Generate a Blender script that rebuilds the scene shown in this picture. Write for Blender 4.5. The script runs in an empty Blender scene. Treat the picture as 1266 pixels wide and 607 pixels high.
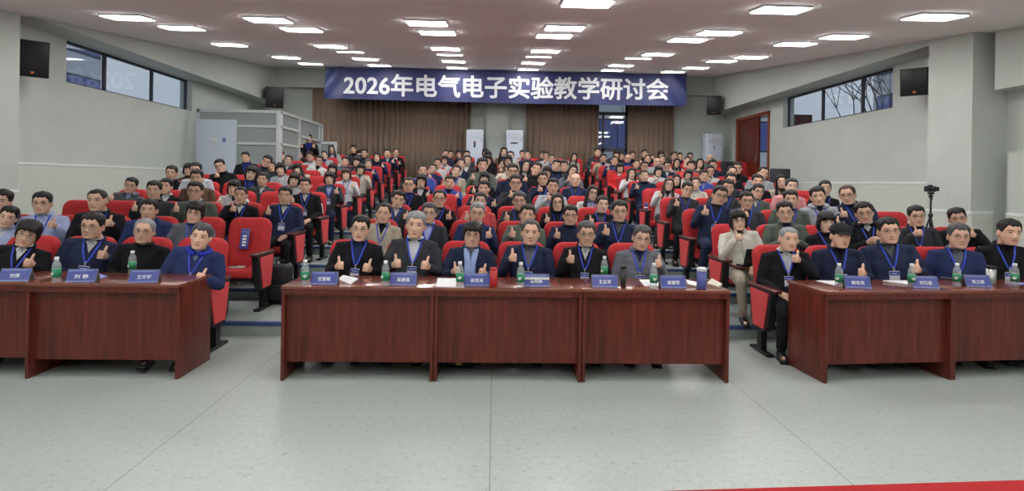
import bpy, bmesh, math, random
import numpy as np
from mathutils import Vector, Matrix, noise
from mathutils.bvhtree import BVHTree
random.seed(7)
PI = math.pi
scn = bpy.context.scene
COL = scn.collection
F = 700.0; PX = 633.0; PY = 225.0
# ---------------------------------------------------------------- camera
cam_d = bpy.data.cameras.new('camera'); cam = bpy.data.objects.new('camera', cam_d); COL.objects.link(cam)
CAM = Vector((0, 0, 1.62))
RC = (Matrix.Rotation(math.radians(-1.72), 3, 'Z') @ Matrix.Rotation(PI/2, 3, 'X') @ Matrix.Rotation(math.radians(0.9), 3, 'Z'))
cam.matrix_world = Matrix.Translation(CAM) @ RC.to_4x4()
cam_d.sensor_width = 36; cam_d.lens = F/1266*36
cam_d.shift_y = -(303.5-PY)/1266
cam_d.clip_start = .1; cam_d.clip_end = 200
scn.camera = cam
def at(x, y, D):
    "point at depth D (metres into the hall) seen at photo position x, y"
    d = RC @ Vector(((x-PX)/F, (PY-y)/F, -1))
    return CAM + d*(D/d.y)
def ceil_z(y): return 2.95 + .12*max(y, 5.5)
def on_ceiling(x, y):
    d = RC @ Vector(((x-PX)/F, (PY-y)/F, -1))
    t = (2.95 - CAM.z)/(d.z - .12*d.y)
    return CAM + d*t
ROW0, PITCH, RISE = 5.45, 1.10, .132
def row_y(r): return ROW0 + PITCH*(r-1)
def row_z(r): return RISE*(min(r, 12)-1)
def floor_z(y):
    if y < 5.91: return 0.
    return RISE*min(11, 1+int((y-5.91)/PITCH))
# ---------------------------------------------------------------- materials
M = {}
def mat(name, col, rough=.6, metal=0., var=0., scale=8., bump=0., bscale=60., emit=0., trans=0., stretch=None, spec=.5, coat=0., tint=False):
    m = bpy.data.materials.new(name); m.use_nodes = True
    nt = m.node_tree; N = nt.nodes; L = nt.links
    b = N['Principled BSDF']
    b.inputs['Base Color'].default_value = (*col, 1)
    b.inputs['Roughness'].default_value = rough
    b.inputs['Metallic'].default_value = metal
    b.inputs['Specular IOR Level'].default_value = spec
    b.inputs['Coat Weight'].default_value = coat
    if trans: b.inputs['Transmission Weight'].default_value = trans
    if emit:
        b.inputs['Emission Color'].default_value = (*col, 1); b.inputs['Emission Strength'].default_value = emit
    src = None
    if tint:
        oi = N.new('ShaderNodeObjectInfo'); src = oi.outputs['Color']
    if var or bump:
        tc = N.new('ShaderNodeTexCoord'); mp = N.new('ShaderNodeMapping'); L.new(tc.outputs['Object'], mp.inputs['Vector'])
        if stretch: mp.inputs['Scale'].default_value = stretch
    if var:
        nz = N.new('ShaderNodeTexNoise'); nz.inputs['Scale'].default_value = scale; nz.inputs['Detail'].default_value = 5
        L.new(mp.outputs[0], nz.inputs['Vector'])
        hs = N.new('ShaderNodeHueSaturation')
        mr = N.new('ShaderNodeMapRange'); mr.inputs['From Min'].default_value = .3; mr.inputs['From Max'].default_value = .7
        mr.inputs['To Min'].default_value = 1-var; mr.inputs['To Max'].default_value = 1+var
        L.new(nz.outputs['Fac'], mr.inputs['Value']); L.new(mr.outputs[0], hs.inputs['Value'])
        if src is not None: L.new(src, hs.inputs['Color'])
        else: hs.inputs['Color'].default_value = (*col, 1)
        src = hs.outputs[0]
    if src is not None: L.new(src, b.inputs['Base Color'])
    if bump:
        n2 = N.new('ShaderNodeTexNoise'); n2.inputs['Scale'].default_value = bscale; n2.inputs['Detail'].default_value = 4
        L.new(mp.outputs[0], n2.inputs['Vector'])
        bp = N.new('ShaderNodeBump'); bp.inputs['Strength'].default_value = bump; bp.inputs['Distance'].default_value = .02
        L.new(n2.outputs['Fac'], bp.inputs['Height']); L.new(bp.outputs[0], b.inputs['Normal'])
    M[name] = m
    return m
mat('wall_paint', (.535, .575, .54), .9, var=.03, scale=2.5)
mat('dado_paint', (.60, .625, .575), .85, var=.02)
mat('white_line', (.80, .84, .84), .6)
mat('ceiling_paint', (.92, .875, .875), .9, var=.02, scale=1.5)
mat('tier_vinyl', (.33, .38, .36), .55, var=.08, scale=14)
mat('nosing', (.05, .09, .24), .5)
mat('mahogany', (.125, .023, .014), .38, var=.38, scale=3.0, stretch=(9, 9, .7), coat=.08, spec=.35)
mat('mahogany_top', (.19, .050, .028), .22, var=.25, scale=3.0, stretch=(1, 9, 9), coat=.5)
mat('arm_wood', (.10, .018, .012), .3, coat=.4, var=.2)
mat('red_fabric', (.52, .028, .034), .85, var=.10, scale=30, bump=.15, bscale=300)
mat('red_panel', (.72, .075, .085), .8, var=.06, scale=40, bump=.1, bscale=300)
mat('black_plastic', (.012, .012, .014), .45)
mat('black_metal', (.016, .016, .018), .35, metal=.3)
mat('black_leather', (.012, .014, .025), .4, bump=.2, bscale=60)
mat('cloth', (1, 1, 1), .9, var=.10, scale=9, bump=.35, bscale=14, tint=True, spec=.2)
mat('plain_tint', (1, 1, 1), .5, tint=True)
mat('skin', (1, 1, 1), .5, var=.05, scale=14, tint=True, spec=.35)
mat('hair', (1, 1, 1), .5, var=.3, scale=60, bump=.35, bscale=110, tint=True, spec=.35, stretch=(1, 1, .15))
mat('eye_white', (.55, .5, .46), .3)
mat('eye_dark', (.012, .008, .006), .25)
mat('brow', (.03, .02, .016), .8)
mat('lip', (.36, .09, .08), .5)
mat('lanyard_blue', (.03, .07, .62), .5)
mat('badge_white', (.75, .78, .85), .4)
mat('badge_blue', (.04, .07, .38), .4)
mat('frame_dark', (.03, .02, .018), .35)
mat('card_blue', (.055, .075, .31), .3)
mat('card_edge', (.20, .24, .55), .3)
mat('card_clear', (.30, .31, .34), .15)
mat('print_white', (.85, .87, .9), .5)
mat('banner_blue', (.036, .045, .155), .5, var=.1, scale=1.2)
mat('white_paint', (.62, .66, .70), .4)
mat('ac_white', (.60, .68, .80), .35)
mat('alu_white', (.62, .66, .68), .35)
mat('booth_glass', (.34, .39, .38), .12, spec=.7)
mat('curtain', (.27, .195, .145), .9, var=.12, scale=3, stretch=(8, 8, .4))
mat('door_wood', (.135, .022, .012), .35, var=.3, scale=3, stretch=(8, 8, .7))
mat('door_frame_wood', (.26, .055, .025), .35, var=.1)
mat('win_frame', (.035, .04, .055), .4)
mat('carpet_red', (.42, .012, .016), .95, var=.1, scale=60)
mat('label_green', (.01, .23, .10), .4, var=.1, scale=40)
mat('cap_white', (.8, .82, .84), .4)
mat('paper', (.80, .82, .84), .7)
mat('paper_blue', (.25, .30, .70), .6)
mat('can_red', (.45, .015, .018), .3)
mat('can_blue', (.07, .09, .30), .3)
mat('steel', (.45, .45, .46), .3, metal=.9)
mat('gold', (.5, .35, .12), .4, metal=.6)
mat('bag_black', (.012, .012, .016), .7, bump=.3, bscale=20)
mat('cream_pack', (.62, .56, .46), .6)
mat('outside_white', (.5, .52, .55), .8)
mat('outside_glass', (.10, .13, .33), .2)
mat('bark', (.16, .12, .10), .9)
mat('orange', (.8, .22, .05), .7)
def clear_mat(name, tint, ior, rough, milk=0.):
    m = bpy.data.materials.new(name); m.use_nodes = True; nt = m.node_tree; N = nt.nodes; L = nt.links
    for n in list(N):
        if n.type != 'OUTPUT_MATERIAL': N.remove(n)
    out = N['Material Output']
    tr = N.new('ShaderNodeBsdfTransparent'); tr.inputs[0].default_value = (*tint, 1)
    gl = N.new('ShaderNodeBsdfGlossy'); gl.inputs['Roughness'].default_value = rough
    lw = N.new('ShaderNodeLayerWeight'); lw.inputs['Blend'].default_value = .5
    pw = N.new('ShaderNodeMath'); pw.operation = 'POWER'; L.new(lw.outputs['Facing'], pw.inputs[0]); pw.inputs[1].default_value = 4
    f0 = ((ior-1)/(ior+1))**2
    fr = N.new('ShaderNodeMath'); fr.operation = 'MULTIPLY_ADD'; L.new(pw.outputs[0], fr.inputs[0]); fr.inputs[1].default_value = .55; fr.inputs[2].default_value = f0
    mx = N.new('ShaderNodeMixShader'); L.new(fr.outputs[0], mx.inputs[0]); L.new(tr.outputs[0], mx.inputs[1]); L.new(gl.outputs[0], mx.inputs[2])
    last = mx
    if milk:
        df = N.new('ShaderNodeBsdfDiffuse'); df.inputs[0].default_value = (.8, .83, .86, 1)
        m2 = N.new('ShaderNodeMixShader'); m2.inputs[0].default_value = milk; L.new(mx.outputs[0], m2.inputs[1]); L.new(df.outputs[0], m2.inputs[2]); last = m2
    L.new(last.outputs[0], out.inputs[0]); M[name] = m
clear_mat('glass', (.85, .88, .90), 1.45, .02)
clear_mat('spec_lens', (.97, .97, .97), 1.2, .02)
clear_mat('bottle_clear', (.93, .95, .97), 1.4, .08, .22)
def light_mat():
    m = bpy.data.materials.new('light_panel'); m.use_nodes = True
    b = m.node_tree.nodes['Principled BSDF']; b.inputs['Base Color'].default_value = (.9, .9, .9, 1)
    b.inputs['Emission Color'].default_value = (1, .985, .96, 1); b.inputs['Emission Strength'].default_value = 16.
    M['light_panel'] = m
light_mat()
def floor_mat():
    m = bpy.data.materials.new('floor_vinyl'); m.use_nodes = True; nt = m.node_tree; N = nt.nodes; L = nt.links
    b = N['Principled BSDF']; b.inputs['Roughness'].default_value = .30; b.inputs['Specular IOR Level'].default_value = .45
    tc = N.new('ShaderNodeTexCoord')
    n1 = N.new('ShaderNodeTexNoise'); n1.inputs['Scale'].default_value = 26; n1.inputs['Detail'].default_value = 8; n1.inputs['Roughness'].default_value = .75
    L.new(tc.outputs['Object'], n1.inputs['Vector'])
    cr = N.new('ShaderNodeValToRGB'); e = cr.color_ramp.elements
    e[0].position = .30; e[0].color = (.19, .215, .205, 1); e[1].position = .43; e[1].color = (.40, .455, .43, 1)
    e2 = cr.color_ramp.elements.new(.75); e2.color = (.46, .515, .49, 1)
    L.new(n1.outputs['Fac'], cr.inputs['Fac'])
    # sheet seams every two metres
    sx = N.new('ShaderNodeSeparateXYZ'); L.new(tc.outputs['Object'], sx.inputs[0])
    def math_(op, a, bb):
        q = N.new('ShaderNodeMath'); q.operation = op
        for i, v in enumerate((a, bb)):
            if isinstance(v, (int, float)): q.inputs[i].default_value = v
            else: L.new(v, q.inputs[i])
        return q.outputs[0]
    pm = math_('PINGPONG', sx.outputs['X'], 1.0)
    pm2 = math_('LESS_THAN', math_('PINGPONG', math_('ADD', sx.outputs['X'], .003), 1.98/2), .0035)
    mx = N.new('ShaderNodeMix'); mx.data_type = 'RGBA'
    L.new(pm2, mx.inputs['Factor']); L.new(cr.outputs[0], mx.inputs['A']); mx.inputs['B'].default_value = (.23, .25, .24, 1)
    n3 = N.new('ShaderNodeTexNoise'); n3.inputs['Scale'].default_value = 1.3; n3.inputs['Detail'].default_value = 3
    L.new(tc.outputs['Object'], n3.inputs['Vector'])
    rr = N.new('ShaderNodeMapRange'); rr.inputs['To Min'].default_value = .22; rr.inputs['To Max'].default_value = .42
    L.new(n3.outputs['Fac'], rr.inputs['Value']); L.new(rr.outputs[0], b.inputs['Roughness'])
    L.new(mx.outputs['Result'], b.inputs['Base Color'])
    M['floor_vinyl'] = m
floor_mat()
# ---------------------------------------------------------------- object helpers
def link_mesh(name, me, parent=None, color=None):
    o = bpy.data.objects.new(name, me); COL.objects.link(o)
    if parent is not None: o.parent = parent
    if color is not None: o.color = (*color, 1)
    return o
def empty(name, loc=(0, 0, 0), rz=0.):
    o = bpy.data.objects.new(name, None); COL.objects.link(o)
    o.location = loc; o.rotation_euler = (0, 0, rz); o.empty_display_size = .1
    return o
def tag(o, label, cat, group=None):
    o['label'] = label; o['category'] = cat
    if group: o['group'] = group
    return o
def copy_tree(o, parent=None):
    c = o.copy(); COL.objects.link(c); c.parent = parent
    for ch in o.children: copy_tree(ch, c)
    return c
class MB:
    "collects shapes into one mesh with several materials"
    def __init__(s): s.v = []; s.f = []; s.m = []; s.mats = []; s.T = Matrix.Identity(4); s.sm = []
    def mi(s, name):
        if name not in s.mats: s.mats.append(name)
        return s.mats.index(name)
    def add(s, V, Fs, m, smooth=False):
        k = len(s.v); i = s.mi(m)
        for p in V: s.v.append(tuple(s.T @ Vector(p)))
        for f in Fs: s.f.append([k+a for a in f]); s.m.append(i); s.sm.append(smooth)
        return s
    def box(s, x0, x1, y0, y1, z0, z1, m, bev=0.):
        if bev:
            bm = bmesh.new(); bmesh.ops.create_cube(bm, size=1)
            for v in bm.verts: v.co = Vector(((x0+x1)/2+v.co.x*(x1-x0), (y0+y1)/2+v.co.y*(y1-y0), (z0+z1)/2+v.co.z*(z1-z0)))
            bmesh.ops.bevel(bm, geom=bm.edges[:], offset=bev, segments=2, affect='EDGES', profile=.6)
            bm.verts.index_update()
            s.add([v.co for v in bm.verts], [[v.index for v in f.verts] for f in bm.faces], m, True); bm.free(); return s
        V = [(x, y, z) for z in (z0, z1) for y in (y0, y1) for x in (x0, x1)]
        return s.add(V, [(0, 2, 3, 1), (4, 5, 7, 6), (0, 1, 5, 4), (2, 6, 7, 3), (0, 4, 6, 2), (1, 3, 7, 5)], m)
    def tube(s, P, r, m, n=8, cap=True):
        V, Fs = loft([(*p, r if not isinstance(r, (list, tuple)) else r[i]) for i, p in enumerate(P)], n)
        return s.add(V, Fs, m, True)
    def lathe(s, prof, m, n=20, c=(0, 0, 0)):
        V = []; Fs = []
        for r, z in prof:
            for k in range(n):
                a = 2*PI*k/n; V.append((c[0]+r*math.cos(a), c[1]+r*math.sin(a), c[2]+z))
        for i in range(len(prof)-1):
            for k in range(n):
                Fs.append((i*n+k, i*n+(k+1) % n, (i+1)*n+(k+1) % n, (i+1)*n+k))
        Fs.append(tuple(range(n))[::-1]); Fs.append(tuple(range((len(prof)-1)*n, len(prof)*n)))
        return s.add(V, Fs, m, True)
    def prism(s, pts, axis, a0, a1, m, smooth=False):
        "polygon pts extruded along an axis from a0 to a1"
        def mk(p, a):
            return {'x': (a, p[0], p[1]), 'y': (p[0], a, p[1]), 'z': (p[0], p[1], a)}[axis]
        n = len(pts); V = [mk(p, a0) for p in pts]+[mk(p, a1) for p in pts]
        Fs = [tuple(range(n))[::-1], tuple(range(n, 2*n))]+[(i, (i+1) % n, n+(i+1) % n, n+i) for i in range(n)]
        return s.add(V, Fs, m, smooth)
    def ell(s, c, r, m, n=12, k=8, R=None):
        V = []; Fs = []
        for i in range(k+1):
            t = PI*i/k
            for j in range(n):
                a = 2*PI*j/n
                p = Vector((r[0]*math.sin(t)*math.cos(a), r[1]*math.sin(t)*math.sin(a), r[2]*math.cos(t)))
                if R is not None: p = R @ p
                V.append(tuple(p+Vector(c)))
        for i in range(k):
            for j in range(n): Fs.append((i*n+j, (i+1)*n+j, (i+1)*n+(j+1) % n, i*n+(j+1) % n))
        return s.add(V, Fs, m, True)
    def mesh(s, name):
        me = bpy.data.meshes.new(name); me.from_pydata(s.v, [], s.f)
        for q in s.mats: me.materials.append(M[q])
        me.polygons.foreach_set('material_index', s.m); me.polygons.foreach_set('use_smooth', s.sm)
        me.update()
        bm = bmesh.new(); bm.from_mesh(me); bmesh.ops.remove_doubles(bm, verts=bm.verts, dist=1e-6)
        bmesh.ops.recalc_face_normals(bm, faces=bm.faces); bm.to_mesh(me); bm.free()
        return me
    def build(s, name, parent=None, color=None): return link_mesh(name, s.mesh(name), parent, color)
def loft(P, n=10, ref=None):
    """closed tube through points (x,y,z,ra[,rb]); ra across, rb along the bend; rounded ends"""
    C = [Vector(p[:3]) for p in P]; V = []; Fs = []
    N_ = len(P); up = Vector(ref) if ref else None; rings = []
    prev = None
    for i in range(N_):
        t = (C[min(i+1, N_-1)]-C[max(i-1, 0)]).normalized()
        if prev is None:
            a = (up or (Vector((1, 0, 0)) if abs(t.x) < .8 else Vector((0, 1, 0))))
        else: a = prev
        a = (a - t*a.dot(t)).normalized(); prev = a; b = t.cross(a)
        ra = P[i][3]; rb = P[i][4] if len(P[i]) > 4 else ra
        rings.append((C[i], a*ra, b*rb, t))
    def ring(c, a, b):
        for k in range(n):
            q = 2*PI*k/n; V.append(tuple(c+a*math.cos(q)+b*math.sin(q)))
    c, a, b, t = rings[0]; r = min(a.length, b.length)
    V.append(tuple(c-t*r*.8)); ring(c-t*r*.5, a*.75, b*.75)
    for c, a, b, t in rings: ring(c, a, b)
    c, a, b, t = rings[-1]; r = min(a.length, b.length)
    ring(c+t*r*.5, a*.75, b*.75); V.append(tuple(c+t*r*.8))
    nr = N_+2
    for k in range(n): Fs.append((0, 1+(k+1) % n, 1+k))
    for i in range(nr-1):
        for k in range(n):
            Fs.append((1+i*n+k, 1+i*n+(k+1) % n, 1+(i+1)*n+(k+1) % n, 1+(i+1)*n+k))
    e = len(V)-1
    for k in range(n): Fs.append((e, 1+(nr-1)*n+k, 1+(nr-1)*n+(k+1) % n))
    return V, Fs
def structure(o): o['kind'] = 'structure'; return o
_txt = {}
def text_geo(body, bold=0.):
    key = (body, bold)
    if key not in _txt:
        cu = bpy.data.curves.new('t', 'FONT'); cu.body = body; cu.offset = bold; cu.resolution_u = 3
        cu.align_x = 'CENTER'; cu.align_y = 'CENTER'; cu.size = 1; cu.extrude = .01
        o = bpy.data.objects.new('t', cu); COL.objects.link(o)
        bpy.context.view_layer.update()
        me = bpy.data.meshes.new_from_object(o.evaluated_get(bpy.context.evaluated_depsgraph_get()))
        _txt[key] = ([v.co.copy() for v in me.vertices], [list(p.vertices) for p in me.polygons])
        bpy.data.objects.remove(o)
    return _txt[key]
def put_text(mb, body, T, w, h, m, bold=0., depth=1.):
    "text fitted in a w x h box in the xz plane facing -y, then placed by T"
    V, Fs = text_geo(body, bold)
    xs = [v.x for v in V]; ys = [v.y for v in V]
    cx, cy = (min(xs)+max(xs))/2, (min(ys)+max(ys))/2
    sx, sy = w/(max(xs)-min(xs)), h/(max(ys)-min(ys))
    old = mb.T; mb.T = T
    mb.add([((v.x-cx)*sx, -v.z*depth*.1, (v.y-cy)*sy) for v in V], Fs, m); mb.T = old
# ================================================================ the setting
HW = 7.5; YB = 18.4; YF = -4.5
b = MB(); b.box(-9.6, 9.6, YF, 5.91, -.2, 0, 'floor_vinyl'); structure(b.build('floor'))
b = MB()
for k in range(1, 12):
    y0 = 5.91+PITCH*(k-1); y1 = y0+PITCH if k < 11 else YB+.3
    b.box(-HW, HW, y0, y1, -.2, RISE*k, 'tier_vinyl')
structure(b.build('floor_tiers'))
for k in range(1, 12):
    y0 = 5.91+PITCH*(k-1); z = RISE*k
    b = MB(); b.prism([(y0-.006, z-.035), (y0+.0, z-.035), (y0+.0, z+.0), (y0+.045, z+.0), (y0+.045, z+.004), (y0-.006, z+.004)], 'x', -HW, HW, 'nosing')
    structure(b.build(f'trim_{k}'))
def wall_boxes(b, side, wy0, wy1, wz0, wz1, dy0=None, dy1=None, dz1=None):
    s = 1 if side > 0 else -1
    X0, X1 = sorted((s*HW, s*(HW+.3)))
    cuts = [(YF, wy0, 'w'), (wy0, wy1, 'win')]
    if dy0 is None: cuts.append((wy1, YB, 'w'))
    else: cuts += [(wy1, dy0, 'w'), (dy0, dy1, 'door'), (dy1, YB, 'w')]
    for a, c, k in cuts:
        if k == 'w': b.box(X0, X1, a, c, 0, 5.6, 'wall_paint')
        elif k == 'win': b.box(X0, X1, a, c, 0, wz0, 'wall_paint'); b.box(X0, X1, a, c, wz1, 5.6, 'wall_paint')
        else: b.box(X0, X1, a, c, dz1, 5.6, 'wall_paint'); b.box(X0, X1, a, c, 0, 1.2, 'wall_paint')
WL = (10.1, 14.2, 3.24, 4.0); WR = (10.5, 14.6, 3.14, 3.94); DR = (15.35, 17.35, 3.62)
b = MB(); wall_boxes(b, -1, *WL); structure(b.build('wall_left'))
b = MB(); wall_boxes(b, 1, *WR, *DR); structure(b.build('wall_right'))
# columns, the bulkheads along both walls, the boxes beside the right column
b = MB(); b.box(-HW-.02, -6.98, 7.55, 8.5, 0, 5.3, 'wall_paint'); structure(b.build('wall_left_column'))
b = MB(); b.box(6.98, HW+.02, 8.1, 8.95, 0, 5.3, 'wall_paint'); structure(b.build('wall_right_column'))
b = MB(); b.box(-HW-.02, -7.0, 5.2, YB, 4.0, 5.3, 'wall_paint'); structure(b.build('wall_left_bulkhead'))
b = MB(); b.box(7.0, HW+.02, 5.2, YB, 3.94, 5.3, 'wall_paint'); structure(b.build('wall_right_bulkhead'))
b = MB(); b.box(7.15, HW+.02, 5.5, 7.92, 3.05, 4.2, 'wall_paint'); b.box(7.25, HW+.02, 5.5, 7.8, 0, 2.15, 'wall_paint'); structure(b.build('wall_right_recess'))
RW = (3.28, 4.32, 1.9, 4.5)
b = MB()
b.box(-HW-.3, RW[0], YB, YB+.3, 0, 5.6, 'wall_paint'); b.box(RW[1], HW+.3, YB, YB+.3, 0, 5.6, 'wall_paint')
b.box(RW[0], RW[1], YB, YB+.3, 0, RW[2], 'wall_paint'); b.box(RW[0], RW[1], YB, YB+.3, RW[3], 5.6, 'wall_paint')
structure(b.build('wall_back'))
b = MB(); b.box(-7.0, 7.0, YB-.25, YB+.01, 4.52, 5.3, 'wall_paint'); structure(b.build('wall_back_beam'))
b = MB(); b.box(-.30, .40, YB-.3, YB+.01, 1.4, 4.53, 'wall_paint'); structure(b.build('wall_back_pier'))
b = MB(); b.box(-9.9, 9.9, YF-.3, YF, 0, 4.2, 'wall_paint'); structure(b.build('wall_front'))
# dado: lighter lower wall with a white line on top
def dado(name, x, y0, y1, z, s, z0=0.):
    b = MB(); X0, X1 = sorted((x, x-s*.012)); b.box(X0, X1, y0, y1, z0, z, 'dado_paint')
    X0, X1 = sorted((x, x-s*.022)); b.box(X0, X1, y0, y1, z, z+.035, 'white_line'); structure(b.build(name))
dado('trim_12', -HW, 8.5, 13.95, 1.78, -1); dado('trim_13', HW, 8.95, 15.3, 1.70, 1)
dado('trim_14', -6.98, 7.55, 8.5, 1.36, -1); dado('trim_15', 6.98, 8.1, 8.95, 1.26, 1)
dado('trim_16', 7.25, 5.5, 7.8, 1.26, 1)
b = MB(); b.box(6.98, 7.3, 8.075, 8.1, 0, 1.26, 'dado_paint'); b.box(6.96, 7.3, 8.07, 8.1, 1.26, 1.295, 'white_line'); structure(b.build('trim_17'))
for i, (s, y1) in enumerate(((-1, 13.9), (1, 15.3))):
    b = MB()
    for k in range(3, 12):
        a = 5.91+PITCH*(k-1); c = min(a+PITCH, y1)
        if a < 8.5 or c <= a: continue
        z = RISE*k; X0, X1 = sorted((s*(HW-.012), s*(HW-.03))); b.box(X0, X1, a, c, z, z+.10, 'white_line')
    structure(b.build('baseboard_left' if s < 0 else 'baseboard_right'))
# ceiling
b = MB()
pts = [(YF, ceil_z(0)), (5.5, ceil_z(5.5)), (YB+.2, ceil_z(YB+.2)), (YB+.2, 5.9), (YF, 5.9)]
b.prism(pts, 'x', -9.9, 9.9, 'ceiling_paint'); structure(b.build('ceiling'))
# side windows
def side_window(n, s, W, fracs):
    y0, y1, z0, z1 = W; x = s*(HW+.16)
    root = structure(empty(f'window_{n}', (x, (y0+y1)/2, z0)))
    f = MB(); f.T = Matrix.Translation((-x, -(y0+y1)/2, -z0)); t = .045
    A = [y0]+[y0+(y1-y0)*q for q in fracs]+[y1]
    f.box(x-.03, x+.03, y0, y1, z0, z0+t, 'win_frame'); f.box(x-.03, x+.03, y0, y1, z1-t, z1, 'win_frame')
    for a in A:
        f.box(x-.03, x+.03, max(y0, a-t/2), min(y1, a+t/2)+(t/2 if a == y0 else 0), z0+t, z1-t, 'win_frame')
    f.build('window_frame', root)
    for a, c in zip(A, A[1:]):
        g = MB(); g.T = f.T; g.box(x-.004, x+.004, a+t/2, c-t/2, z0+t, z1-t, 'glass'); g.build('window_pane', root)
side_window(1, -1, WL, (.29, .66)); side_window(2, 1, WR, (.27, .62))
# rear window behind the banner
root = structure(empty('window_3', ((RW[0]+RW[1])/2, YB+.1, RW[2])))
T0 = Matrix.Translation((-(RW[0]+RW[1])/2, -YB-.1, -RW[2]))
f = MB(); f.T = T0; y = YB+.1; t = .07
for x0, x1, z0, z1 in ((RW[0], RW[0]+t, RW[2], RW[3]), (RW[1]-t, RW[1], RW[2], RW[3]), (RW[0], RW[1], RW[2], RW[2]+t), (RW[0], RW[1], RW[3]-t, RW[3]),
                       (RW[0], RW[1], 3.86, 3.97), (RW[0], RW[1], 2.66, 2.78), (RW[0]+.20, RW[0]+.28, RW[2], 3.9)):
    f.box(x0, x1, y-.03, y+.03, z0, z1, 'win_frame')
f.build('window_frame', root)
for z0, z1 in ((RW[2]+t, 2.66), (2.78, 3.86), (3.97, RW[3]-t)):
    g = MB(); g.T = T0; g.box(RW[0]+t, RW[1]-t, y-.004, y+.004, z0, z1, 'glass'); g.build('window_pane', root)
# right double door: far leaf shut, near leaf folded back outside
root = structure(empty('door_1', (HW, 16.35, 1.2)))
f = MB(); f.T = Matrix.Translation((-HW, -16.35, -1.2)); y0, y1, z1 = DR
f.box(HW-.03, HW+.32, y0-.07, y0+.02, 1.2, z1+.03, 'door_frame_wood'); f.box(HW-.03, HW+.32, y1-.02, y1+.07, 1.2, z1+.03, 'door_frame_wood')
f.box(HW-.03, HW+.32, y0-.07, y1+.07, z1-.02, z1+.07, 'door_frame_wood'); f.build('door_frame', root)
g = MB(); g.T = f.T; g.box(HW+.02, HW+.07, 15.98, y1-.02, 1.32, z1-.02, 'door_wood')
for a, c in ((1.5, 2.2), (2.35, 3.45)):
    g.box(HW+.012, HW+.02, 16.15, y1-.2, a, c, 'door_wood', bev=.004)
lf = g.build('door_leaf', root)
h = MB(); h.T = f.T; h.tube([(HW-.03, 16.05, 2.25), (HW-.03, 16.05, 2.5)], .012, 'steel'); h.build('door_handle', lf)
g = MB(); g.T = f.T; g.box(HW+.3, HW+1.2, y0-.02, y0+.03, 1.32, z1-.02, 'door_wood'); g.build('door_leaf', root)
# outside the door and the windows: landing floor, facing buildings, bare tree
b = MB(); b.box(HW+.3, 13, 13, 19.5, 1.0, 1.3, 'tier_vinyl'); structure(b.build('floor_landing'))
def facade(name, T, w, h, nx, nz, label):
    root = empty(name); root.matrix_world = T; tag(root, label, 'building')
    f = MB(); f.box(-w/2, w/2, 0, .4, 0, h, 'outside_white'); f.build('facade_wall', root)
    cw, ch = w/nx, h/nz
    me = None
    for i in range(nx):
        for j in range(nz):
            g = MB(); x = -w/2+cw*(i+.5); z = ch*(j+.5)
            g.box(x-cw*.42, x+cw*.42, -.03, .03, z-ch*.33, z+ch*.33, 'win_frame')
            for k in range(3):
                g.box(x-cw*.4+k*cw*.27, x-cw*.4+(k+1)*cw*.27-.05, -.05, -.03, z-ch*.30, z+ch*.30, 'outside_glass')
            g.build('facade_window', root)
facade('office_building', Matrix.Translation((6, 30, -2)), 18, 10, 5, 4, 'white block with blue windows seen through the rear window')
facade('office_building', Matrix.Translation((19, 15, -2)) @ Matrix.Rotation(-PI/2, 4, 'Z'), 26, 26, 7, 9, 'white block with blue windows seen through the right side windows')
facade('office_building', Matrix.Translation((-19, 15, -2)) @ Matrix.Rotation(PI/2, 4, 'Z'), 26, 26, 7, 9, 'pale block seen through the left side windows')
def bare_tree(loc, h, label, seed):
    rnd = random.Random(seed); t = MB()
    def br(p, d, L, r, k):
        q = p+d*L; t.tube([tuple(p), tuple((p+q)/2+Vector((rnd.uniform(-.03, .03),)*3)*L), tuple(q)], [r, r*.85, r*.65], 'bark', 6)
        if k:
            for _ in range(3):
                dd = (d+Vector((rnd.uniform(-.8, .8), rnd.uniform(-.8, .8), rnd.uniform(-.2, .6)))).normalized(); br(q, dd, L*.68, r*.6, k-1)
    br(Vector((0, 0, 0)), Vector((0, 0, 1)), h*.4, .07, 4)
    o = t.build('bare_tree'); o.location = loc; tag(o, label, 'tree')
bare_tree((11, 16.3, -2), 7.5, 'bare tree outside the right side windows', 3)
bare_tree((5.2, 24, -2), 7, 'bare tree outside the rear window', 5)
# red carpet edge at the bottom right
b = MB(); b.prism([(.9, 2.945), (4.6, 3.14), (4.6, 1.0), (.9, 1.0)], 'z', 0, .012, 'carpet_red')
o = b.build('red_carpet'); tag(o, 'red carpet strip on the floor in front of the desks', 'carpet')
# ---------------------------------------------------------------- ceiling lights
LP = [(158,20),(225,33),(284,54),(354,70),(384,78),(332,23),(373,35),(409,56),(452,72),(469,80),(528,27),(541,39),(551,59),(561,75),(565,83),
      (726,2),(698,33),(685,43),(674,62),(659,77),(653,85),(965,10),(889,39),(850,48),(813,66),(768,80),(757,86),(1155,19),(1043,44),(983,53),(928,69.5),(892,74.5),(860,83),(832,88)]
thin = [(433,63),(556,66.5),(666,69),(789,71)]
b = MB(); b.box(-.29, .29, -.20, .20, -.02, .015, 'alu_white'); fr_me = b.mesh('light_frame')
b = MB(); b.box(-.28, .28, -.19, .19, -.031, -.016, 'light_panel'); di_me = b.mesh('light_diffuser')
b = MB(); b.box(-.29, .29, -.07, .07, -.02, .015, 'alu_white'); fr2 = b.mesh('light_frame')
b = MB(); b.box(-.28, .28, -.055, .055, -.031, -.016, 'light_panel'); di2 = b.mesh('light_diffuser')
slope = math.atan(.12)
spots = [(on_ceiling(x, y), False, x, y) for x, y in LP]+[(on_ceiling(x, y), True, x, y) for x, y in thin]
colx = lambda p: p.x
names = ['far left', 'second from left', 'third from left', 'third from right', 'second from right', 'far right']
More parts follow.
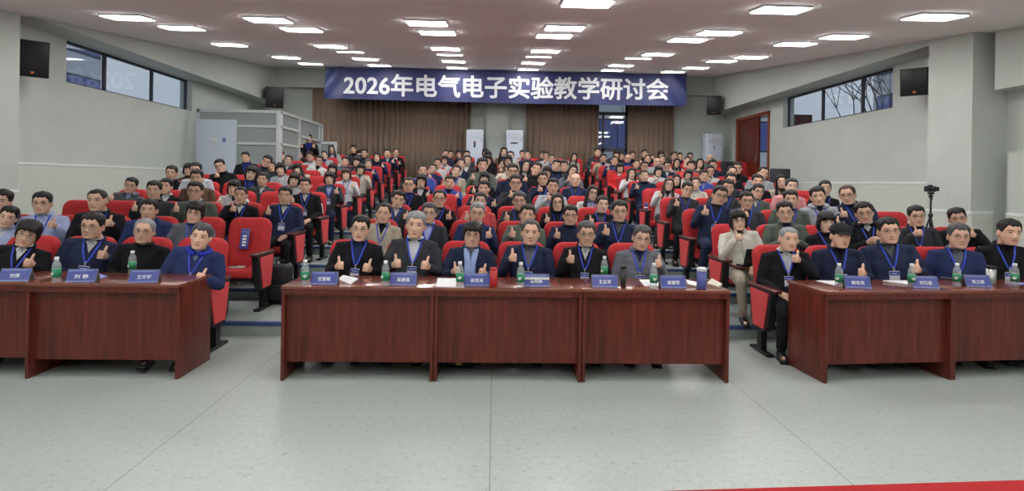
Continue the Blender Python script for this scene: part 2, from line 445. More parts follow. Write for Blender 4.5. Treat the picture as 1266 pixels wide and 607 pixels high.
def column_of(x, y):
    # which of the six columns running back to the banner
    vx = 605+(x-605)*(139/(142-y))
    cs = [95, 262, 515, 726, 980, 1190]
    return min(range(6), key=lambda i: abs(cs[i]-vx))
cols = {}
for p, th, x, y in spots: cols.setdefault(column_of(x, y), []).append((p, th))
ORD = ['first', 'second', 'third', 'fourth', 'fifth', 'sixth', 'seventh', 'eighth', 'ninth', 'tenth', 'eleventh', 'twelfth', 'thirteenth']
for c, ps in cols.items():
    ps.sort(key=lambda q: q[0].y)
    for i, (p, th) in enumerate(ps):
        if p.y > 16.85: p.y = 16.85
        r = empty('ceiling_light', (p.x, p.y, ceil_z(p.y)-.005)); r.rotation_euler = (slope, 0, 0)
        tag(r, f"{'narrow' if th else 'square'} lit ceiling panel, {ORD[i]} from the camera in the {names[c]} column", 'ceiling light', 'ceiling light panels')
        link_mesh('light_frame', fr2 if th else fr_me, r); link_mesh('light_diffuser', di2 if th else di_me, r)
# panels of the front half of the hall, over and behind the camera
for j, y in enumerate((4.3, 2.2, .2, -2.)):
    for i, x in enumerate((-5.6, -3.3, -1.0, 1.3, 3.6, 5.9)):
        r = empty('ceiling_light', (x, y, ceil_z(y)-.005))
        tag(r, f"square lit ceiling panel over the stage floor, row {ORD[j]}, place {ORD[i]} from left", 'ceiling light', 'ceiling light panels')
        link_mesh('light_frame', fr_me, r); link_mesh('light_diffuser', di_me, r)
# ---------------------------------------------------------------- banner
def banner():
    yb = 17.15
    tl, tr = at(402, 82, yb), at(849, 91.5, yb); bl, br = at(402, 121.5, yb), at(849, 131, yb)
    W = tr.x-tl.x
    def pos(u, v):   # u 0..1 across, v 0..1 down
        z = (tl.z+(tr.z-tl.z)*u)*(1-v)+(bl.z+(br.z-bl.z)*u)*v
        x = tl.x+W*u
        sag = -.03*math.sin(PI*u)*v
        e = min(u, 1-u)*W
        yy = yb + .02*math.sin(u*23+v*1.5)+.015*math.sin(u*61-v*3)*v + (.05*math.sin((e*3.2+v*2.2)*3)*math.exp(-e*1.3))
        return Vector((x, yy, z+sag))
    nu, nv = 220, 12; o0 = pos(0, 0)
    b = MB(); V = []; Fs = []
    for side in (0, 1):
        for j in range(nv+1):
            for i in range(nu+1): p = pos(i/nu, j/nv)-o0; V.append((p.x, p.y+side*.004, p.z))
    S = (nu+1)*(nv+1)
    for s_ in (0, 1):
        for j in range(nv):
            for i in range(nu):
                a = s_*S+j*(nu+1)+i; Fs.append((a, a+1, a+nu+2, a+nu+1))
    b.add(V, Fs, 'banner_blue', True)
    V2, F2 = text_geo('2026年电气电子实验教学研讨会', 0.)
    xs = [v.x for v in V2]; ys = [v.y for v in V2]; x0, x1 = min(xs), max(xs); y0, y1 = min(ys), max(ys)
    vv = []
    for v in V2:
        u = .052+.896*(v.x-x0)/(x1-x0); w = .88-.06*u-.66*(v.y-y0)/(y1-y0)
        p = pos(u, w)-o0; vv.append((p.x, p.y-.012-v.z, p.z))
    for dx, dz in ((0, 0), (.016, 0), (-.016, 0), (0, .016), (0, -.016), (.012, .012), (-.012, .012), (.012, -.012), (-.012, -.012)):
        b.add([(p[0]+dx, p[1]-.0008*(dx > 0)-.0005*(dz > 0), p[2]+dz) for p in vv], F2, 'print_white')
    o = b.build('banner'); o.location = o0
    tag(o, 'long dark blue banner with white lettering hanging below the ceiling', 'banner')
    c = MB()
    for q in (pos(0, 0), pos(.5, 0), pos(1, 0)):
        q = q-o0; c.tube([(q.x, q.y, q.z-.02), (q.x, q.y, ceil_z(yb)-o0.z)], .006, 'steel')
    c.tube([(0, .01, -.01), tuple(pos(.5, 0)-o0+Vector((0, .012, -.01))), (W, .01, tr.z-tl.z-.01)], .012, 'steel'); c.build('hanging_rail', o)
banner()
# ---------------------------------------------------------------- curtains
def curtain(x0, x1, label):
    y0 = YB-.16; z0, z1 = 1.55, 4.5; b = MB(); n = int((x1-x0)*40); V = []; Fs = []; rnd = random.Random(int(x0*10))
    ph = rnd.random()*6
    for z in (z0, (z0+z1)/2, z1):
        for i in range(n+1):
            x = (x1-x0)*i/n
            amp = .045+.02*math.sin(x*2.1+ph)
            V.append((x+.01*math.sin(x*9+z), amp*math.sin(x*2*PI/.17+.8*math.sin(x*3.1+ph)+(z1-z)*.15), z))
    for j in range(2):
        for i in range(n): a = j*(n+1)+i; Fs.append((a, a+1, a+n+2, a+n+1))
    b.add(V, Fs, 'curtain', True); o = b.build('curtain')
    md = o.modifiers.new('thick', 'SOLIDIFY'); md.thickness = .006
    o.location = (x0, y0, 0); tag(o, label, 'curtain', 'brown curtains on the rear wall')
    r = MB(); r.tube([(-.05, .02, z1+.02), (x1-x0+.05, .02, z1+.02)], .015, 'steel'); r.build('curtain_rail', o)
curtain(-5.85, -.80, 'wide brown pleated curtain left of the white floor air conditioners')
curtain(.98, 3.32, 'brown pleated curtain between the slot-grille air conditioner and the rear window')
curtain(4.28, 5.80, 'brown pleated curtain right of the rear window')
# ================================================================ fittings
def speaker(loc, yaw, tilt, w, h, label, flip=1):
    root = empty('wall_speaker', loc); root.rotation_euler = (tilt, 0, yaw); tag(root, label, 'loudspeaker', 'black wall loudspeakers')
    b = MB(); d = w*.8
    b.prism([(-w/2, -d/2), (w/2, -d/2), (w*.36, d/2), (-w*.36, d/2)], 'z', -h/2, h/2, 'black_plastic'); b.build('cabinet', root)
    g = MB(); g.box(-w*.46, w*.46, -d/2-.012, -d/2+.002, -h*.47, h*.47, 'black_metal', bev=.01); gr = g.build('grille', root)
    l = MB(); l.box(-.02, .02, -d/2-.018, -d/2-.010, -h*.40, -h*.40+.03, 'orange'); l.build('badge', gr)
    k = MB(); k.box(-.05, .05, d/2-.01, d/2+.16, -.1, .1, 'black_metal'); k.tube([(0, d/2+.05, -h*.3), (0, d/2+.16, -h*.1)], .02, 'black_metal'); k.build('bracket', root)
p = at(47, 73, 8.95); speaker((-7.17, 8.95, p.z), math.radians(42), math.radians(8), .40, .55, 'black loudspeaker high on the left wall behind the near column')
p = at(1145, 101, 9.4); speaker((7.14, 9.45, p.z), math.radians(-42), math.radians(8), .40, .46, 'black loudspeaker high on the right wall beside the column')
p = at(333, 120, 17.2); speaker((-6.70, 17.3, p.z), math.radians(25), math.radians(6), .50, .62, 'dark loudspeaker in the rear left corner above the glazed booth')
p = at(886, 130, 17.2); speaker((6.72, 17.3, p.z), math.radians(-20), math.radians(6), .42, .58, 'dark loudspeaker in the rear right corner near the banner end')
def air_con(x, y, label, kind, yaw=0.):
    root = empty('floor_air_conditioner', (x, y, RISE*11), yaw); tag(root, label, 'air conditioner', 'white floor standing air conditioners')
    b = MB(); b.box(-.26, .26, -.16, .16, 0, 1.78, 'ac_white', bev=.02); b.box(-.265, .265, -.165, .165, 0, .06, 'black_plastic'); b.build('cabinet', root)
    g = MB(); g.box(-.23, .23, -.168, -.158, .1, .8, 'ac_white', bev=.004); g.build('front_panel', root)
    g = MB()
    for k in range(8): g.box(-.2, .2, -.17, -.16, 1.52+k*.024, 1.53+k*.024, 'ac_white')
    g.box(-.21, .21, -.165, -.159, 1.5, 1.72, 'white_paint'); g.build('air_outlet', root)
    g = MB()
    if kind == 'display': g.box(-.03, .03, -.172, -.158, 1.22, 1.42, 'black_plastic', bev=.004); g.box(-.018, .018, -.176, -.170, 1.36, 1.40, 'can_red')
    elif kind == 'slot': g.box(-.13, .10, -.172, -.158, 1.36, 1.40, 'black_plastic', bev=.004)
    else: g.box(-.03, .02, -.172, -.158, 1.30, 1.40, 'steel', bev=.004)
    g.box(.16, .22, -.168, -.158, 1.44, 1.46, 'card_edge'); g.build('control_panel', root)
air_con(at(587, 180, 17.75).x, 17.75, 'white floor air conditioner with black upright display left of the pier', 'display')
air_con(at(636, 180, 17.75).x, 17.75, 'white floor air conditioner with black slot right of the pier', 'slot')
air_con(6.85, 17.7, 'white floor air conditioner in the rear right corner', 'plain')
# glazed booth in the rear left corner
def booth():
    y0, y1 = 14.0, 17.4; x0, x1 = -7.28, at(347, 180, y0).x; zt = at(300, 135.5, y0).z; zb = RISE*8
    root = empty('glazed_booth', (x0, y0, zb)); tag(root, 'white framed glazed booth in the rear left corner', 'booth')
    T = Matrix.Translation((-x0, -y0, -zb)); t = .07
    def bar(n, *a, m='alu_white'):
        b = MB(); b.T = T; b.box(*a, m, bev=.006); return b.build(n, root)
    f = MB(); f.T = T
    xd = at(293, 180, y0).x
    f.box(x0, x1, y0, y0+t, zt-t, zt, 'alu_white'); f.box(x0, x0+t, y0, y0+t, zb, zt, 'alu_white'); f.box(x1-.12, x1, y0-.005, y0+.12, zb, zt, 'alu_white', bev=.01)
    z1_, z2_ = at(320, 156, y0).z, at(320, 177.5, y0).z
    for z in (z1_, z2_): f.box(xd, x1-.1, y0, y0+t, z-.03, z+.03, 'alu_white')
    f.box(x1-t, x1, y0, y1, zt-t, zt, 'alu_white')
    ym = y0+1.3; yd = y0+1.42; ye = y1-.35
    f.box(x1-t, x1, ym, ym+.09, zb, zt, 'alu_white'); f.box(x1-t, x1, ye, ye+.08, zb, zt, 'alu_white'); f.box(x1-t, x1, y1-.06, y1, zb, zt, 'alu_white')
    for z in (z1_, z2_): f.box(x1-t, x1, y0, ym, z-.03, z+.03, 'alu_white')
    zd = zt-.52; f.box(x1-t, x1, yd, y1, zd-.03, zd+.03, 'alu_white')
    f.build('frame', root)
    def pane(*a):
        b = MB(); b.T = T; b.box(*a, 'booth_glass'); b.build('glass_pane', root)
    pane(x0+t, x1-.1, y0+.03, y0+.036, z1_, zt-t); pane(xd, x1-.1, y0+.03, y0+.036, z2_, z1_); pane(xd, x1-.1, y0+.03, y0+.036, zb, z2_)
    pane(x1-.04, x1-.034, y0+.1, ym, z1_, zt-t); pane(x1-.04, x1-.034, y0+.1, ym, z2_, z1_); pane(x1-.04, x1-.034, y0+.1, ym, zb, z2_)
    pane(x1-.04, x1-.034, yd, y1, zd, zt-t)
    zdoor = at(280, 148, y0).z
    d = MB(); d.T = T; d.box(x0+.01, xd, y0-.05, y0-.01, zb, zdoor, 'ac_white', bev=.008); dr = d.build('white_door', root)
    s = MB(); s.T = T; xs = x0+.38*(xd-x0)
    s.box(xs, xs+.16, y0-.056, y0-.05, zdoor-.50, zdoor-.46, 'cap_white'); s.box(xs+.03, xs+.13, y0-.056, y0-.05, zdoor-.72, zdoor-.52, 'white_paint')
    s.box(xs+.28, xs+.36, y0-.056, y0-.05, zdoor-.55, zdoor-.44, 'card_edge'); s.build('sticker', dr)
    # open door leaf, hinged on the far post, swung into the hall
    lf = MB(); lf.T = T @ Matrix.Translation((x1, ye, 0)) @ Matrix.Rotation(math.radians(-12), 4, 'Z')
    L = .56
    lf.box(0, L, -.02, .02, zd-.1, zd-.03, 'alu_white'); lf.box(0, .05, -.02, .02, zb+.4, zd-.03, 'alu_white'); lf.box(L-.07, L, -.02, .02, zb+.4, zd-.03, 'alu_white'); lf.box(0, L, -.02, .02, zb+.4, zb+.5, 'alu_white')
    o = lf.build('open_door', root)
    g = MB(); g.T = lf.T; g.box(.05, L-.07, -.004, .004, zb+.5, zd-.1, 'booth_glass'); g.build('door_glass', o)
    # lower panels so that the walls stand on the steps
    w = MB(); w.T = T; w.box(x1-t, x1, y0, y1, RISE*5, zb+.2, 'alu_white'); w.box(x0, x1, y0, y0+t, RISE*5, zb+.1, 'alu_white'); w.build('plinth', root)
    # white sheet pinned inside
    return x1
booth_x = booth()
# ---------------------------------------------------------------- seats
def seat_meshes():
    R = {}
    # backrest: padded, rounded top, reclined
    def back(inset, y0, y1, m, w, h0, h1):
        pts = []; r = .10
        w2 = w/2
        pts = [(-w2+.03, h0), (w2-.03, h0)]
        pts += [(w2, h0+.1)]
        for k in range(7): a = k*PI/12; pts.append((w2-r+r*math.cos(a), h1-r+r*math.sin(a)))
        for k in range(7): a = PI/2+k*PI/12; pts.append((-w2+r+r*math.cos(a), h1-r+r*math.sin(a)))
        pts += [(-w2, h0+.1)]
        return pts
    b = MB(); rec = Matrix.Translation((0, .17, .40)) @ Matrix.Rotation(-math.radians(13), 4, 'X')
    pts = back(0, 0, 0, '', .475, .02, .63)
    n = len(pts)
    cx, cz = 0, .34
    layers = [(1.0, .035), (1.0, -.015), (.965, -.040), (.90, -.052), (.6, -.045), (.25, -.040)]
    V = []; Fs = []
    b.T = rec
    for s, y in layers:
        for (x, z) in pts: V.append((cx+(x-cx)*s, y - (.012 if (z > .45 and s < .95) else 0), cz+(z-cz)*s))
    for i in range(len(layers)-1):
        for k in range(n): Fs.append((i*n+k, i*n+(k+1) % n, (i+1)*n+(k+1) % n, (i+1)*n+k))
    Fs.append(tuple(range(n))); Fs.append(tuple(range((len(layers)-1)*n, len(layers)*n)))
    b.add(V, Fs, 'red_fabric', True); R['backrest'] = b.mesh('backrest')
    b = MB(); b.T = rec; b.prism([(x*.96, z*.97+.01) for x, z in pts], 'y', .034, .055, 'black_plastic'); R['back_shell'] = b.mesh('back_shell')
    b = MB(); b.box(-.235, .235, -.24, .20, .37, .465, 'red_fabric', bev=.035); R['cushion'] = b.mesh('seat_cushion')
    b = MB(); b.box(-.22, .22, -.21, .18, .335, .372, 'black_plastic', bev=.01); R['pan'] = b.mesh('seat_pan')
    # tipped-up seat (empty one with dark underside)
    b = MB(); b.T = Matrix.Translation((0, .13, .42)) @ Matrix.Rotation(math.radians(-80), 4, 'X') @ Matrix.Translation((0, -.2, -.42))
    # arm side panel, x = 0 plane; insert outward
    for s in (-1, 1):
        b = MB()
        b.prism([(-.25, .625), (.20, .625), (.17, .30), (.10, .22), (-.10, .22), (-.19, .30)], 'x', -.035, .035, 'black_plastic')
        R['panel'] = b.mesh('side_panel')
        b = MB(); b.prism([(-.205, .605), (.165, .605), (.095, .255), (-.115, .255)], 'x', min(s*.030, s*.046), max(s*.030, s*.046), 'red_panel')
        R['insert', s] = b.mesh('side_padding')
    b = MB(); b.box(-.04, .04, -.31, .23, .625, .655, 'arm_wood', bev=.01); R['arm'] = b.mesh('armrest')
    b = MB(); b.box(-.028, .028, -.05, .035, .02, .24, 'black_metal'); b.box(-.035, .035, -.19, .19, 0, .028, 'black_metal', bev=.008); R['leg'] = b.mesh('leg')
    return R
SM = seat_meshes()
def make_seat(arms, ext):
    root = empty('auditorium_seat')
    bk = link_mesh('backrest', SM['backrest'], root); link_mesh('back_shell', SM['back_shell'], bk)
    cu = link_mesh('seat_cushion', SM['cushion'], root); link_mesh('seat_pan', SM['pan'], cu)
    for s in arms:
        p = link_mesh('side_panel', SM['panel'], root); p.location = (s*.275, 0, 0)
        for e in ((-1, 1) if ext else (s,)):
            link_mesh('side_padding', SM['insert', e], p)
        a = link_mesh('armrest', SM['arm'], root); a.location = (s*.275, 0, 0)
        l = link_mesh('leg', SM['leg'], root); l.location = (s*.275, 0, 0)
    return root
SEATP = {(-1,): None, (1,): None, (-1, 1): None}
def new_seat(arms):
    if SEATP[arms] is None: SEATP[arms] = make_seat(arms, False); return SEATP[arms]
    return copy_tree(SEATP[arms])
# ---------------------------------------------------------------- desks
def desk(x0, y0, w, yaw, label, d=.53):
    root = empty('conference_desk', (x0, y0, 0), yaw); tag(root, label, 'desk', 'red brown conference desks')
    b = MB(); b.box(-.003, w+.003, -.01, d, .735, .76, 'mahogany_top', bev=.004); b.build('desk_top', root)
    b = MB(); b.box(.028, w-.028, .05, .068, .14, .735, 'mahogany'); b.build('front_panel', root)
    b = MB(); b.box(.0, w, -.004, .02, .69, .735, 'mahogany'); b.build('apron', root)
    for x in (0, w-.026):
        b = MB(); b.box(x, x+.026, 0, d-.02, 0, .735, 'mahogany', bev=.003); b.build('end_panel', root)
    b = MB(); b.box(.03, w-.03, .25, d-.04, .60, .615, 'mahogany'); b.build('shelf', root)
def fx(x, D): return at(x, 357, D).x
DY = 4.58
xs = [fx(348, DY), fx(537.5, DY), fx(721, DY), fx(903.5, DY)]
for i in range(3):
    desk(xs[i], DY, xs[i+1]-xs[i]-.006, 0, ['left desk of the centre three', 'middle desk of the centre three', 'right desk of the centre three'][i]+', red-brown wood with solid front panel')
xl0, xl1 = fx(32, 4.60), fx(220, 4.58)
desk(xl0, 4.60, xl1-xl0, 0, 'red-brown desk at the left, nearer the aisle, under two name cards')
desk(xl0-1.24, 4.64, 1.235, 0, 'red-brown desk at the far left, cut by the picture edge')
yw = math.radians(5)
pR = at(1021, 471, 4.58); x_r = fx(1021, 4.58)
desk(x_r, 4.58, 1.17, yw, 'red-brown desk at the right, nearer the aisle')
desk(x_r+1.175*math.cos(yw), 4.58+1.175*math.sin(yw)+.005, 1.2, yw, 'red-brown desk at the far right, cut by the picture edge')
TOPZ = .761
def on_desk(x, y):
    "point of the desk top seen at photo position"
    d = RC @ Vector(((x-PX)/F, (PY-y)/F, -1)); t = (TOPZ-CAM.z)/d.z
    return CAM+d*t
def card(px, py, text, label, yaw=0., w=.215):
    p = on_desk(px, py); p.y = max(p.y, 4.645)
    root = empty('name_card', (p.x, p.y+.04, TOPZ), yaw); tag(root, label, 'name card', 'blue name cards on the desks')
    h = .098; dy = .045; n = Vector((0, -h, 0)); ang = math.atan2(dy, h)
    b = MB(); b.prism([(-dy, 0), (-dy+.003, 0), (.0015, h-.004), (dy-.003, 0), (dy, 0), (.0015, h+.002), (-.0015, h+.002)], 'x', -w/2, w/2, 'card_clear')
    b.build('stand', root)
    T = Matrix.Translation((0, -dy/2, h/2)) @ Matrix.Rotation(-ang, 4, 'X')
    f = MB(); f.T = T; L = math.hypot(h, dy)
    f.box(-w/2+.002, w/2-.002, -.0035, -.0010, -L/2+.004, L/2-.002, 'card_blue'); f.box(-w/2+.002, w/2-.002, -.0042, -.0034, -L/2+.004, -L/2+.014, 'card_edge')
    f.box(-w/2+.012, w/2-.03, -.0042, -.0034, L/2-.016, L/2-.009, 'card_edge')
    tw = .034*len(text)+.0
    if text.replace(' ', ''):
        put_text(f, text, T @ Matrix.Translation((0, -.005, -.006)), min(.11, tw), .034, 'print_white', 0, .1); put_text(f, text, T @ Matrix.Translation((.001, -.0052, -.0055)), min(.11, tw), .034, 'print_white', 0, .1)
    f.build('printed_insert', root)
CARDS = [(2, 351, '刘赟', 'leftmost blue name card, cut by the picture edge'), (88, 351.5, '刘 静', 'blue name card beside the bottle before the man in white shirt'), (170, 351.5, '王开宇', 'blue name card in front of the grey-haired man in black'),
 (396, 354.5, '任爱峰', 'blue name card at the left end of the centre desks'), (496, 355.5, '吴建强', 'blue name card in front of the silver-haired man'), (589, 356, '侯世英', 'blue name card left of the red can'),
 (664, 357, '石明辉', 'blue name card partly under a white strip'), (749, 356.5, '王志军', 'blue name card left of the dark tumbler'), (834, 357, '侯建军', 'blue name card left of the blue thermos'),
 (1062, 356.5, '韩家勇', 'blue name card in front of the man in the black cap'), (1146, 356.5, '刘万俊', 'blue name card in front of the man in navy, middle of the right desks'), (1211, 355, '高立群', 'blue name card beside the steel tumbler')]
for i, (x, y, t, l) in enumerate(CARDS): card(x, y, t, l, (math.radians(9) if i < 3 else yw-math.radians(12) if i > 8 else 0))
# white strip lying over the seventh card
p = on_desk(664, 357)
b = MB(); b.box(-.105, .105, -.012, -.008, .058, .078, 'paper'); o = b.build('paper_strip'); o.location = (p.x, max(p.y, 4.645)+.022, TOPZ); tag(o, 'white paper strip lying on a blue name card', 'paper')
# bottles
def bottle_proto():
    root = empty('water_bottle')
    b = MB(); b.lathe([(.028, 0), (.031, .006), (.031, .03), (.029, .035), (.031, .04), (.031, .115), (.029, .12), (.031, .127), (.030, .14), (.024, .160), (.014, .178), (.0125, .188)], 'bottle_clear', 20); b.build('bottle_body', root)
    b = MB(); b.lathe([(.0318, .045), (.0318, .112)], 'label_green', 20)
    b.box(-.016, .012, -.0335, -.030, .070, .078, 'print_white'); b.box(-.004, .001, -.0335, -.030, .062, .088, 'print_white'); b.box(-.012, .016, -.0335, -.030, .082, .086, 'print_white'); b.build('paper_label', root)
    b = MB(); b.lathe([(.0155, .183), (.0158, .186), (.0158, .202), (.0145, .205)], 'cap_white', 16); b.build('cap', root)

    return root

BP = None
BOT = [(67, 350, 'water bottle left of the second name card on the left desks'), (163.5, 339, 'water bottle behind the name card of the grey-haired man in black'), (377, 352.5, 'water bottle at the left end of the centre desks'),
       (475.5, 354.5, 'water bottle in front of the silver-haired man'), (568, 355.5, 'water bottle between the loose paper and a name card, centre desks'), (644, 356.8, 'water bottle left of the card under the white strip'),
       (747, 345, 'water bottle standing behind the name card left of the tumbler'), (808, 356, 'water bottle in front of the man in grey fleece'), (1037, 355, 'water bottle in front of the man in the black cap'),
       (1127, 355, 'water bottle beside the open booklet on the right desks'), (1183, 354, 'water bottle left of the rightmost name card'), (1254.5, 354, 'rightmost water bottle, right of the steel tumbler')]
for x, y, l in BOT:
    BP = o = bottle_proto() if BP is None else copy_tree(BP)
    p = on_desk(x, y); p.y = max(p.y, 4.62)
    o.location = (p.x, p.y, TOPZ); o.rotation_euler.z = random.uniform(-1, 1); tag(o, l+', clear with green label' if len(l.split()) < 12 else l, 'bottle', 'water bottles on the desks')
def flask(name, px, py, prof, m, top, label, cat):
    p = on_desk(px, py); root = empty(name, (p.x, max(4.64, p.y), TOPZ)); tag(root, label, cat)
    b = MB(); b.lathe(prof, m, 24); b.build('body', root)
    b = MB(); b.lathe(top[0], top[1], 24); b.build('lid', root)
flask('drink_can', 610, 355.5, [(.028, 0), (.031, .006), (.031, .135)], 'can_red', ([(.031, .134), (.031, .148), (.028, .156)], 'can_red'), 'tall red can between two name cards on the centre desk', 'can')
flask('tumbler', 770.5, 354, [(.021, 0), (.023, .01), (.023, .15)], 'black_plastic', ([(.024, .148), (.024, .172), (.02, .176)], 'black_plastic'), 'slim black tumbler on the centre desks', 'tumbler')
flask('thermos', 867.5, 357, [(.038, 0), (.040, .006), (.040, .145)], 'can_blue', ([(.042, .143), (.042, .166), (.036, .176), (.01, .177)], 'white_paint'), 'blue thermos with white lid at the right end of centre desks', 'thermos')
flask('steel_tumbler', 1225, 352, [(.034, 0), (.037, .01), (.039, .15)], 'steel', ([(.041, .148), (.041, .165), (.036, .172)], 'black_metal'), 'steel tumbler with dark lid on the far right desk', 'tumbler')
def sheet(name, quad, m, label, h=.003, lines=True):
    P = [on_desk(*q) for q in quad]
    for p in P: p.y = min(max(p.y, 4.60), 5.09)
    c = sum(P, Vector())/4
    b = MB(); b.add([(p.x-c.x, p.y-c.y, z) for z in (0, h) for p in P], [(0, 1, 2, 3), (4, 5, 6, 7), (0, 1, 5, 4), (1, 2, 6, 5), (2, 3, 7, 6), (3, 0, 4, 7)], m)
    o = b.build(name); o.location = (c.x, c.y, TOPZ)
    tag(o, label, 'paper')
    if lines:
        g = MB()
        for k in range(4):
            a = P[0].lerp(P[3], .2+.16*k)-c; e = P[1].lerp(P[2], .2+.16*k)-c
            a, e = a.lerp(e, .12), a.lerp(e, .5 if k % 2 else .8)
            n = Vector((0, -.004, 0)); V = [a, e, e+n, a+n]
            g.add([(v.x, v.y, z) for z in (h, h+.0006) for v in V], [(0, 1, 2, 3), (4, 5, 6, 7), (0, 1, 5, 4), (1, 2, 6, 5), (2, 3, 7, 6), (3, 0, 4, 7)], 'card_edge')
        g.build('printed_lines', o)
sheet('booklet', [(418, 346), (433, 352), (443, 345), (424, 341)], 'paper', 'open white booklet beside the leftmost centre name card', .008)
sheet('paper_sheet', [(538, 356), (563, 356.5), (565, 344.5), (541, 344)], 'paper', 'blank white sheet on the middle centre desk', lines=False)
sheet('paper_sheet', [(797, 354), (817, 354), (811, 346), (790, 346)], 'paper', 'white sheet behind the bottle of the man in grey fleece')
sheet('paper_sheet', [(850, 351), (862, 354), (862, 349), (848, 346)], 'paper', 'folded paper between the name card and blue thermos', lines=False)
sheet('folder', [(108, 350), (133, 342), (120, 337.5), (96, 340)], 'paper_blue', 'blue and white folder under a name card, left desks')
sheet('paper_sheet', [(1005, 346), (1032, 353), (1034, 346), (1012, 343)], 'paper', 'white sheet left of the bottle on the right desk')
sheet('booklet', [(1080, 345), (1122, 353), (1124, 344), (1100, 342)], 'paper', 'thick open white booklet on the right desks', .012)
sheet('paper_sheet', [(1232, 346), (1262, 352), (1268, 346), (1240, 343)], 'paper_blue', 'blue and white leaflet beside the rightmost bottle')
sheet('snack_packet', [(874, 352), (888, 356.5), (893, 353), (880, 346)], 'cream_pack', 'flat cream packet beside the blue thermos', .015, lines=False)
p = on_desk(1173, 345); b = MB(); b.box(-.04, .04, -.07, .07, 0, .009, 'black_plastic', bev=.003); b.box(-.036, .036, -.064, .064, .0085, .0095, 'steel'); o = b.build('phone'); o.location = (p.x, p.y, TOPZ); o.rotation_euler.z = .6; tag(o, 'dark phone lying on the right desk', 'phone')
# bag under the centre desk
b = MB(); b.box(-.145, .145, -.07, .07, 0, .26, 'bag_black', bev=.03); o = b.build('laptop_bag'); p = at(567, 467, 4.9); o.location = (p.x, 4.98, 0)
g = MB(); g.prism([(-.02, .03), (.02, .03), (.03, .045), (0, .05), (.02, .06), (-.02, .06), (-.03, .045)], 'y', -.078, -.068, 'gold'); g.build('emblem', o)
g = MB(); g.tube([(-.08, 0, .24), (-.07, 0, .31), (.07, 0, .31), (.08, 0, .24)], .009, 'bag_black'); g.build('handle', o)
tag(o, 'black bag with small gold emblem under the middle centre desk', 'bag')
# backpack in the left aisle by the empty seat
p = at(350, 340, 6.95); b = MB(); b.box(-.13, .13, -.10, .12, 0, .46, 'bag_black', bev=.06); o = b.build('backpack'); o.location = (p.x, 6.85, floor_z(6.85)); tag(o, 'black backpack on the aisle floor beside the empty seat', 'backpack')
g = MB(); g.box(-.10, .10, -.15, -.08, .05, .24, 'bag_black', bev=.02); g.build('front_pocket', o)
g = MB(); g.tube([(-.05, 0, .45), (-.04, 0, .51), (.04, 0, .51), (.05, 0, .45)], .008, 'bag_black'); g.build('handle', o)
# camera on tripod at the right wall
def tripod():
    D = 8.35; p = at(1151, 232, D); fz = floor_z(D); x = p.x; H = p.z-fz
    root = empty('tripod', (x, D, fz)); tag(root, 'black tripod standing beside the right column', 'tripod')
    for k in range(3):
        a = 2*PI*k/3+.5; e = Vector((math.cos(a)*.22, math.sin(a)*.22, .01))
        b = MB(); b.tube([(0, 0, H-.42), tuple(e*.5+Vector((0, 0, (H-.42)/2)))], .013, 'black_metal'); b.tube([tuple(e*.45+Vector((0, 0, (H-.42)*.55))), tuple(e)], .009, 'black_metal'); b.build('leg', root)
    b = MB(); b.tube([(0, 0, H-.65), (0, 0, H-.14)], .014, 'black_metal'); b.build('centre_column', root)
    b = MB(); b.ell((0, 0, H-.42), (.035, .035, .04), 'black_plastic'); b.ell((0, 0, H-.13), (.03, .03, .035), 'black_plastic'); b.box(-.03, .03, -.03, .03, H-.1, H-.065, 'black_plastic'); b.tube([(0, 0, H-.13), (.09, .08, H-.18)], .007, 'black_plastic'); b.build('ball_head', root)
    c = empty('video_camera', (x, D, fz+H-.062)); tag(c, 'black camera with its screen open on the tripod', 'camera')
    b = MB(); b.box(-.075, .055, -.045, .05, 0, .085, 'black_plastic', bev=.012); b.box(-.04, .01, -.03, .03, .08, .105, 'black_plastic', bev=.008); b.build('camera_body', c)
    b = MB(); b.lathe([(.034, 0), (.036, .05), (.033, .06)], 'black_plastic', 18); b.v = [(v[0]-.02, -.04-v[2], v[1]+.042) for v in b.v]; b.build('lens', c)
    b = MB(); b.box(.06, .13, .0, .012, .01, .075, 'black_plastic', bev=.003); b.build('screen', c)
tripod()
# dark chairs / cases along the rear wall and in the aisle
def dark_chair(px, D, yaw, label, w=.5, h=1.0):
    p = at(px, 210, D); root = empty('office_chair', (p.x, D, floor_z(D)), yaw); tag(root, label, 'chair')
    b = MB(); b.box(-w/2, w/2, .20, .27, .45, h, 'black_leather', bev=.035); b.build('backrest', root)
    b = MB(); b.box(-w/2, w/2, -.22, .22, .40, .49, 'black_leather', bev=.03); b.build('seat', root)
    for sx in (-1, 1):
        for sy in (-1, 1):
            b = MB(); b.tube([(sx*(w/2-.04), sy*.19, .41), (sx*(w/2-.02), sy*.21, .01)], .013, 'black_metal'); b.build('leg', root)
        b = MB(); b.tube([(sx*w/2, .22, .62), (sx*(w/2+.01), -.05, .66), (sx*(w/2+.01), -.18, .62), (sx*w/2, -.18, .44)], .014, 'black_plastic'); b.build('armrest', root)
    return root, p
dark_chair(528, 12.2, 0, 'black chair in the left aisle carrying white clothes', .46, 1.02)
dark_chair(966, 13.3, math.radians(-20), 'black chair against the right wall beside the door', .46, 1.12)
dark_chair(906, 16.2, 0, 'black chair left of the brown double door', .52, 1.0)
dark_chair(886, 16.6, 0, 'black chair behind the bald person by the air conditioner', .46, 1.0)
